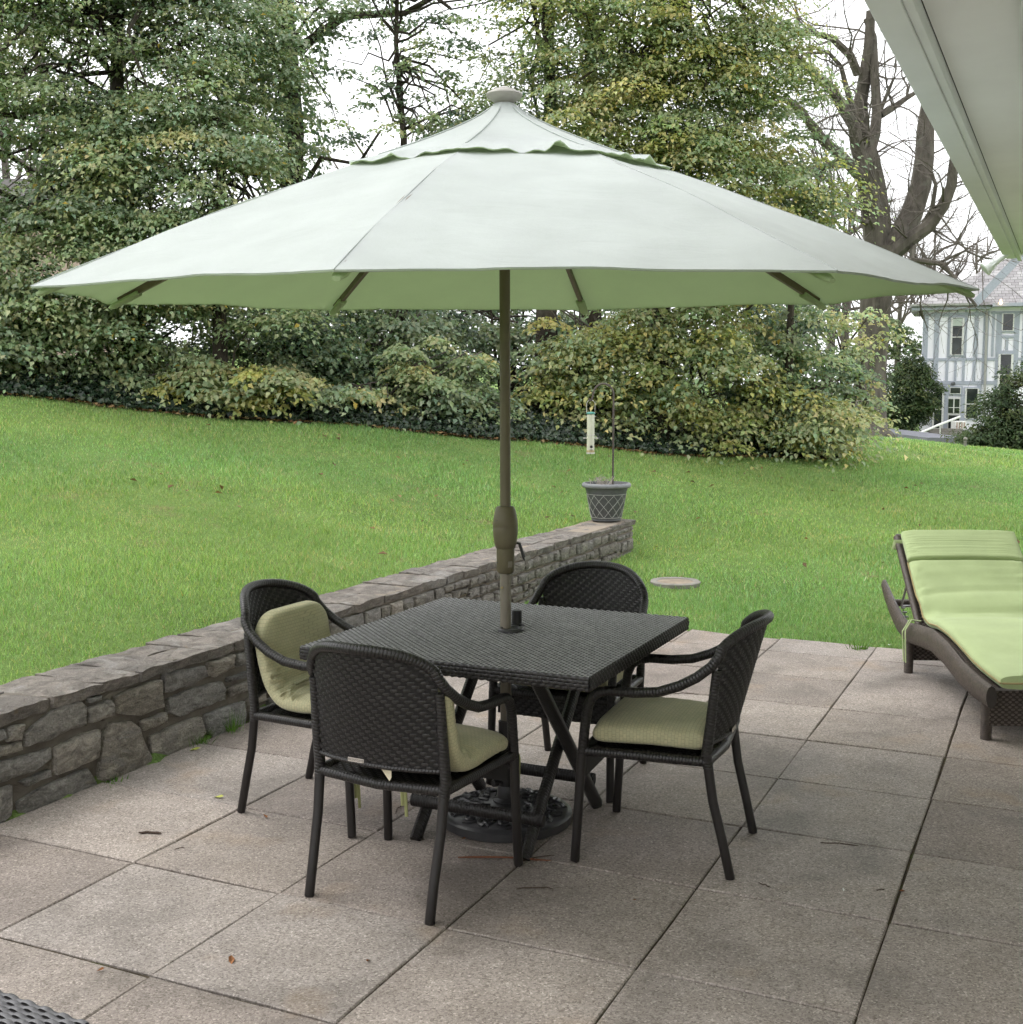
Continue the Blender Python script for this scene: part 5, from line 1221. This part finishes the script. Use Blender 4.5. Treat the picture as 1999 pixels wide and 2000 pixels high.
cushion('full', 'L', 'wrinkled tall sage cushion on the chair by the stone wall', 3); cushion('full', 'F', 'sage back and seat cushion on the nearest chair', 8)
cushion('seat', 'R', 'flat sage seat cushion on the right-hand chair', 5); cushion('seat', 'B', 'sage seat cushion half hidden under the far side of the table', 9)

# ------------------------------------------------------------------ sun lounger (local: +y towards the head end)
lo_ = empty('sun_lounger', (2.155, 5.36, 0), R(-3.0), 'brown wicker sun lounger at the right edge of the patio', 'sun lounger')
LW = .72
RAIL = [(-.05, .225), (.12, .222), (.35, .235), (.60, .275), (.85, .292), (1.08, .268), (1.32, .238), (1.50, .262), (1.66, .315), (1.80, .378), (1.88, .42)]
for sx in (0, 1):
    rm = MB(); xx = sx * LW
    rm.tube([(xx, y, z) for y, z in RAIL], [.045, .05, .052, .053, .053, .052, .05, .048, .044, .038, .03], 10, True, 1.15, .55, up=(0, 0, 1)); rm.build('side_rail', M['wrap_b'], lo_, 50)
    for (y, z) in ((.06, .2), (1.36, .2)): MB().tube([(xx + (.02 if sx == 0 else -.02), y, 0), (xx + (.02 if sx == 0 else -.02), y, z)], [.026, .028], 8, True, 1, 1).build('leg', M['wrap_b'], lo_, 50)
def wpanel(name, P, t0, t1, s0, s1, flip=1.0, mat='wick_b'):
    m_ = MB(); weave(m_, P, t0, t1, .012, lambda t: (s0, s1), period=.03, amp=.0026, shift=.5, step=5, flip=flip); o = m_.build(name, M[mat], lo_, 60)
    S_ = np.array([s0, (s0 + s1) / 2, s1]); MB().grid([[tuple(q) for q in P(S_, np.full(3, t0 + (t1 - t0) * i / 10))] for i in range(11)]).build('backing', M['back_b'], o, 0); return o
for (y, d) in ((.035, -.004), (1.36, 0)): wpanel('end_apron', lambda S, T_, y=y: np.stack([S, np.full_like(S, y), T_], -1), .07, .235, .02, LW - .02)
for xx in (): wpanel('side_apron', lambda S, T_, xx=xx: np.stack([np.full_like(S, xx), S, T_], -1), .095, .20, 1.0, 1.36, -1 if xx == 0 else 1)
ry = np.array([p[0] for p in RAIL]); rz_ = np.array([p[1] for p in RAIL])
wpanel('seat_deck', lambda S, T_: np.stack([S, T_, np.interp(T_, ry, rz_) + .035], -1), .0, 1.2, .03, LW - .03)
BT = .70; ba = R(39.5); by0, bz0 = 1.18, .30
wpanel('backrest', lambda S, T_: np.stack([S, by0 + T_ * math.cos(ba), bz0 + T_ * math.sin(ba) - .02], -1), 0, BT, .03, LW - .03)
bf = lambda x, t, o=0.0: Vector((x, by0 + t * math.cos(ba) - o * math.sin(ba), bz0 + t * math.sin(ba) + o * math.cos(ba) - .02))
for xx in (.025, LW - .025): MB().tube([bf(xx, 0), bf(xx, BT)], .02, 8).build('backrest_rail', M['wrap_b'], lo_, 50)
MB().tube([bf(.02, BT), bf(LW * .5, BT - .012), bf(LW - .02, BT)], .02, 8).build('backrest_rail', M['wrap_b'], lo_, 50)
MB().tube([(0, 1.74, .33), (LW, 1.74, .33)], .022, 8).build('head_bar', M['wrap_b'], lo_, 50)
for xx in (.05, LW - .05):
    MB().tube([bf(xx, .42), Vector((xx, 1.66, .33))], .007, 8).build('support_strut', M['steel'], lo_); 
    MB().tube([(xx, 1.66, .33), (xx, 1.5, .24)], .009, 4, True, 1, .3).build('ratchet_bar', M['steel'], lo_)
    for i in range(4): MB().tube([(xx - .012, 1.52 + .035 * i, .262 + .02 * i), (xx + .012, 1.52 + .035 * i, .262 + .02 * i)], .006, 6).build('ratchet_tooth', M['steel'], lo_)
MB().tube([(.05, 1.66, .325), (LW - .05, 1.66, .325)], .007, 8).build('cross_rod', M['steel'], lo_)
lc = empty('lounger_cushion', (2.155, 5.36, 0), R(-3.0), 'lime green padded cushion with headrest fold on the sun lounger', 'cushion')
lpath = [(-.06, .292)] + [(y, float(np.interp(y, ry, rz_)) + .072) for y in (.1, .3, .5, .7, .9, 1.05)] + [(1.155, .355), (1.225, .415)] + [(by0 + t * math.cos(ba) - .034 * math.sin(ba), bz0 + t * math.sin(ba) + .034 * math.cos(ba)) for t in (.2, .35, .44)]
def lpad(path, hwid, nm, seed, wr, wz):
    o = pad(path, lambda t: hwid, .062, nm, M['lime'], lc, 70, 36, wr, seed, .22, 1.0, .5, .02, wz); o.location.x = LW / 2; return o
lpad(lpath, .325, 'pad', 4, .017, (.80, .16))
hp = [(by0 + t * math.cos(ba) - .036 * math.sin(ba), bz0 + t * math.sin(ba) + .036 * math.cos(ba)) for t in (.452, .52, .6, .675)]
lpad(hp, .325, 'headrest', 6, .003, (.5, .5))
for sx in (-1, 1):
    P_ = [(LW / 2 + sx * .327, y, z + .0) for y, z in lpath[:7]] + [(LW / 2 + sx * .327, y, z) for y, z in lpath[7:]]
    MB().tube(P_, .0045, 6).build('piping', M['piping'], lc)
MB().tube([(LW / 2 - .32, -.062, .292), (LW / 2 + .32, -.062, .292)], .0045, 6).build('piping', M['piping'], lc)
MB().tube([(.03, 1.18, .33), (-.02, 1.19, .335), (-.055, 1.18, .28), (-.052, 1.175, .18), (-.05, 1.17, .1)], .0035, 5, True, 1, 2.2).build('tie', M['lime'], lc); MB().tube([(.03, 1.18, .33), (-.03, 1.2, .33), (-.068, 1.19, .27), (-.062, 1.185, .17), (-.058, 1.18, .105)], .0035, 5, True, 1, 2.2).build('tie', M['lime'], lc)
a_ = bf(.02, .62, .03); MB().tube([a_ + Vector((.04, 0, .01)), a_ + Vector((-.025, 0, .012)), a_ + Vector((-.03, .02, -.03)), a_ + Vector((.0, .05, -.03))], .004, 5, True, 3.0, 1).build('strap', M['lime'], lc)

# ------------------------------------------------------------------ grey wicker table in the near left corner
oa = np.array([-1.021, 2.302]); ob = np.array([-.800, 2.178]); od = (ob - oa) / np.linalg.norm(ob - oa); ang = math.atan2(od[1], od[0])
ot = empty('wicker_side_table', (ob[0], ob[1], 0), ang, 'grey wicker low table cut by the lower left corner', 'table')
om = MB(); weave(om, lambda S, T_: np.stack([S, T_, np.full_like(S, .42)], -1), -.6, 0, .0135, lambda t: (-.6, 0), period=.05, amp=.0026, shift=.5, step=8)
for k in range(2):
    weave(om, (lambda S, T_: np.stack([S, np.full_like(S, .002), T_], -1)) if k == 0 else (lambda S, T_: np.stack([np.full_like(S, .002), S, T_], -1)), .36, .418, .0135, lambda t: (-.6, 0), period=.05, amp=.0026, shift=.5, step=8, flip=-1 if k == 0 else 1)
otp = om.build('table_top', M['wick_g'], ot, 60); MB().box((-.3, -.3, .389), (.592, .592, .056)).build('top_core', M['backing'], otp, 0)
for (a, b) in ((-.05, -.05), (-.55, -.05), (-.05, -.55), (-.55, -.55)): MB().box((a, b, .181), (.05, .05, .362), bev=.006).build('leg', M['wick_g'], ot)

# ------------------------------------------------------------------ planter with crook and bird feeder on the wall
pc = W(-.895, 7.03, .416); pot = empty('planter_pot', pc, .3, 'grey plastic planter with diamond lattice standing on the wall end', 'planter')
MB().lathe([(.128, 0), (.132, .008), (.128, .018), (.134, .024), (.180, .262), (.186, .275), (.19, .29), (.208, .296), (.217, .306), (.217, .324), (.208, .333), (.196, .333), (.186, .322), (.17, .26)], 48, cap=False).build('pot_body', M['pot'], pot, 45)
MB().lathe([(.191, .2915), (.2095, .2965), (.2185, .3065), (.2185, .3245), (.209, .3345), (.195, .3345)], 48, cap=False).build('rim', M['pot_rim'], pot, 45)
lt = MB(); rad_ = lambda z: .134 + (z - .024) / (.262 - .024) * .046 + .0025
for k in range(12):
    for s in (1, -1):
        a0 = k * math.pi / 6; lt.tube([(rad_(z) * math.cos(a0 + s * (z - .03) / .2 * math.pi / 3), rad_(z) * math.sin(a0 + s * (z - .03) / .2 * math.pi / 3), z) for z in np.linspace(.03, .235, 9)], .0026, 4)
for z in (.03, .238): lt.tube([(rad_(z) * math.cos(a), rad_(z) * math.sin(a), z) for a in np.linspace(0, 2 * math.pi, 49)], .0026, 4)
lt.build('lattice_relief', M['pot_line'], pot, 0)
MB().lathe([(.002, .285), (.1, .288), (.182, .28)], 24, cap=False).build('soil', M['soil'], pot)
rp = random.Random(4); dr_ = MB()
for k in range(46):
    a = rp.uniform(0, 6.28); q = rp.uniform(0, .1); p0 = Vector((q * math.cos(a) - .04, q * math.sin(a), .285)); p1 = p0 + Vector((rp.uniform(-.05, .05), rp.uniform(-.05, .05), rp.uniform(.03, .1))); p2 = p1 + Vector((rp.uniform(-.04, .04), rp.uniform(-.04, .04), rp.uniform(-.03, .03))); dr_.tube([p0, p1, p2], [.003, .003, .002], 4)
dp_ = dr_.build('dried_plant', M['dry'], None, 0); dp_.location = pc; tag(dp_, 'clump of dead grey stalks in the planter', 'dried plant')
hk = empty('shepherd_hook', pc + Vector((.055, -.02, .25)), 0, 'thin rusty shepherd hook rod rising from the planter', 'hook')
hp_ = [Vector((0, 0, 0)), Vector((.0, 0, .4)), Vector((.0, 0, .88))]; q = [Vector((-.09 + .09 * math.cos(t), 0, .86 + .10 * math.sin(t))) for t in np.linspace(0.15, math.pi * .93, 14)] + [Vector((-.184, 0, .85)), Vector((-.188, 0, .825)), Vector((-.199, 0, .812)), Vector((-.211, 0, .818)), Vector((-.215, 0, .832))]
MB().tube(hp_ + q, .0088, 8).build('rod', M['rod'], hk); MB().tube([(.0, 0, .72), (.012, -.004, .735), (.02, -.004, .728)], .004, 5).build('side_peg', M['rod'], hk)
fd = empty('bird_feeder', hk.location + Vector((-.2, 0, .352)), 0, 'tube bird feeder with teal cap hanging from the hook', 'bird feeder')
fo_ = fd.location
MB().lathe([(.034, 0), (.034, .345)], 20, (0, 0, .0), cap=True).build('tube', M['seed'], fd); MB().lathe([(.033, 0), (.0347, .002), (.0347, .02), (.033, .022)], 20, (0, 0, .004)).build('seed', M['seed2'], fd)
MB().lathe([(.036, 0), (.039, .004), (.039, .012), (.03, .02), (.004, .024)], 20, (0, 0, .34)).build('cap', M['teal'], fd); MB().lathe([(.038, -.008), (.038, .004), (.035, .005)], 20).build('base_tray', M['chrome'], fd)
MB().lathe([(.0355, 0), (.0355, .008)], 20, (0, 0, .155)).build('band', M['chrome'], fd)
MB().tube([(-.066, 0, .13), (.066, 0, .13)], .0045, 6).build('perch', M['chrome'], fd); MB().tube([(0, -.07, .04), (0, .07, .04)], .0045, 6).build('perch', M['chrome'], fd); MB().tube([(-.045, 0, .322), (.045, 0, .322)], .0035, 6).build('perch', M['chrome'], fd)
prt = MB(); prt.lathe([(.013, 0), (.013, .004)], 12); po = prt.build('port', M['black'], fd); po.rotation_euler = (math.pi / 2, 0, 0); po.location = (.004, -.032, .055); MB().box((.004, -.041, .036), (.026, .014, .012), bev=.003).build('port_lip', M['chrome'], fd)
MB().tube([(-.037, 0, .345), (-.037, 0, .43)] + [(-.037 * math.cos(t), 0, .43 + .035 * math.sin(t)) for t in np.linspace(.2, math.pi - .2, 8)] + [(.037, 0, .43), (.037, 0, .345)], .0025, 5).build('wire_handle', M['chrome'], fd)

# ------------------------------------------------------------------ small things
mh = empty('manhole_ring', (1.3, 9.5, gz(1.3, 9.5) + .012), 0, 'round weathered stone cover ring sunk in the lawn', 'cover')
MB().lathe([(.20, -.05), (.20, .004), (.192, .010), (.15, .009), (.142, .004), (.142, -.03)], 40, cap=False).build('ring', M['concrete'], mh, 40); MB().lathe([(.001, .004), (.145, .002)], 32, cap=False).build('lid', M['lidm'], mh)
def ground_twig(label, px, py, length, ang_, mat, r=.003, bend=.2, grp='twigs on the paving'):
    d = at(px, py, 1.0); d = d - Vector((0, 0, CAM_H)); t = -CAM_H / d.z; p = Vector((d.x * t, d.y * t, .0)); rg_ = random.Random(int(px * 7 + py)); pts = []
    for i in range(7):
        s = (i / 6 - .5) * length; b_ = bend * length * (.25 - (i / 6 - .5) ** 2) + rg_.uniform(-.004, .004); pts.append(Vector((s * math.cos(ang_) - b_ * math.sin(ang_), s * math.sin(ang_) + b_ * math.cos(ang_), r + rg_.uniform(0, .003))))
    o = MB().tube(pts, [r * .6] + [r] * 5 + [r * .5], 6).build('twig', M[mat], None); o.location = p; tag(o, label, 'twig', grp)
ground_twig('long red-brown stick lying under the nearest chair', 985, 1680, .32, -.08, 'stick', .0035, .12)
ground_twig('thin dark twig crossing the red-brown stick end', 1050, 1678, .13, .45, 'dk_twig', .002)
ground_twig('furry brown catkin on the slab by the stone wall', 294, 1630, .085, -.1, 'dk_twig', .0048, .3)
ground_twig('small curved twig on the slab in front of the table', 1045, 1738, .12, .05, 'dk_twig', .002, .4)
ground_twig('short grey twig beside the catkin', 352, 1659, .035, .5, 'dk_twig', .0016)
ground_twig('wiry twig on the darker slab right of the side-on chair', 1640, 1651, .13, -.25, 'dk_twig', .002, .35)
ground_twig('bent twig behind the side-on chair', 1335, 1357, .16, -.1, 'dk_twig', .002, .4)
ground_twig('tiny twig at lower right near the wide joint', 1720, 1740, .03, .2, 'dk_twig', .0018)
ground_twig('short twig near the side-on chair rear leg', 1493, 1731, .05, -.9, 'dk_twig', .0018, .5)
ground_twig('thin twig in the joint under the table', 790, 1577, .16, 1.2, 'dk_twig', .002, .4)
def ground_leaf(label, px, py, size, mat, z=.0):
    d = at(px, py, 1.0) - Vector((0, 0, CAM_H)); t = (z - CAM_H) / d.z; p = Vector((d.x * t, d.y * t, z)); rg_ = random.Random(int(px + py)); a = rg_.uniform(0, 6.28)
    pr_ = [(-.5, 0, .002), (-.2, .2, .006), (.15, .22, .012), (.5, .03, .01), (.15, -.2, .006), (-.2, -.2, .008)]
    vs = [Vector(((x * math.cos(a) - y * math.sin(a)) * size, (x * math.sin(a) + y * math.cos(a)) * size, zz * (.6 + size * 10))) for x, y, zz in pr_] + [Vector((0, 0, .003))]
    o = MB().add(vs, [(i, (i + 1) % 6, 6) for i in range(6)]).build('fallen_leaf', M[mat], None, 0); o.location = p; tag(o, label, 'leaf', 'leaves on the ground')
M['leaf_yel'] = plain('yellow_leaf', (.40, .42, .10), .7, .3, var=.2)
ground_leaf('brown curled leaf near the left chair foot', 519, 1596, .03, 'leaf_dry'); ground_leaf('brown leaf on the near left slab', 453, 1878, .04, 'leaf_dry'); ground_leaf('yellow leaf at the foot of the stone wall', 381, 1466, .05, 'leaf_yel'); ground_leaf('yellow leaf on the joint by the left chair', 428, 1559, .045, 'leaf_yel'); ground_leaf('small brown leaf near the lower left slab corner', 197, 1897, .022, 'leaf_dry')
ground_leaf('brown leaf by the table stand', 905, 1640, .03, 'leaf_dry'); ground_leaf('tan leaf on the lawn edge behind the side-on chair', 1240, 1760, .02, 'leaf_dry'); ground_leaf('tan leaf near the lower middle slab', 719, 1879, .022, 'leaf_dry'); ground_leaf('dark leaf beside the wide joint at right', 1762, 1743, .03, 'leaf_dry'); ground_leaf('pale petal on the right slab', 1648, 1740, .014, 'white'); ground_leaf('white petal by the lounger leg', 1738, 1261, .045, 'white')
def tuft(label, p, n, hgt, spread, seed, wid=.004):
    rng = np.random.default_rng(seed); a = rng.uniform(0, 6.28, n); q = np.abs(rng.normal(size=n)) * spread; bx2, by2 = q * np.cos(a), q * np.sin(a)
    h = hgt * rng.uniform(.5, 1.1, n); ln_ = h * rng.uniform(.1, .8, n); la = a + rng.normal(size=n) * .6; w_ = rng.uniform(0, 3.14, n)
    b0 = np.stack([bx2 - np.cos(w_) * wid / 2, by2 - np.sin(w_) * wid / 2, np.zeros(n)], 1); b1 = np.stack([bx2 + np.cos(w_) * wid / 2, by2 + np.sin(w_) * wid / 2, np.zeros(n)], 1); tp_ = np.stack([bx2 + np.cos(la) * ln_, by2 + np.sin(la) * ln_, h], 1)
    o = link('grass_tuft', fast_mesh('grass_tuft', np.stack([b0, b1, tp_], 1).reshape(-1, 3), np.arange(3 * n).reshape(-1, 3), np.repeat(pick(rng, [(.10, .21, .03), (.14, .26, .04), (.08, .17, .03)], n), 3, 0)), M['grass']); o.location = p; tag(o, label, 'grass tuft', 'grass tufts at the wall foot')
tuft('tall grass tuft growing at the wall foot beside the left chair', W(-.69, 1.43, -.01), 70, .13, .035, 1); tuft('smaller grass tuft at the wall foot, nearer the camera', W(-.69, 1.2, -.01), 50, .09, .03, 2); tuft('tiny green weed at the joint by the wall', W(-.66, .62, -.005), 30, .03, .03, 3, .008)
tuft('leafy weed at the patio edge beside the lounger head', (2.15, 7.33, -.01), 60, .07, .03, 4, .007)
print('tris', sum(len(o.data.polygons) for o in bpy.data.objects if o.type == 'MESH'), 'objects', len(bpy.data.objects))
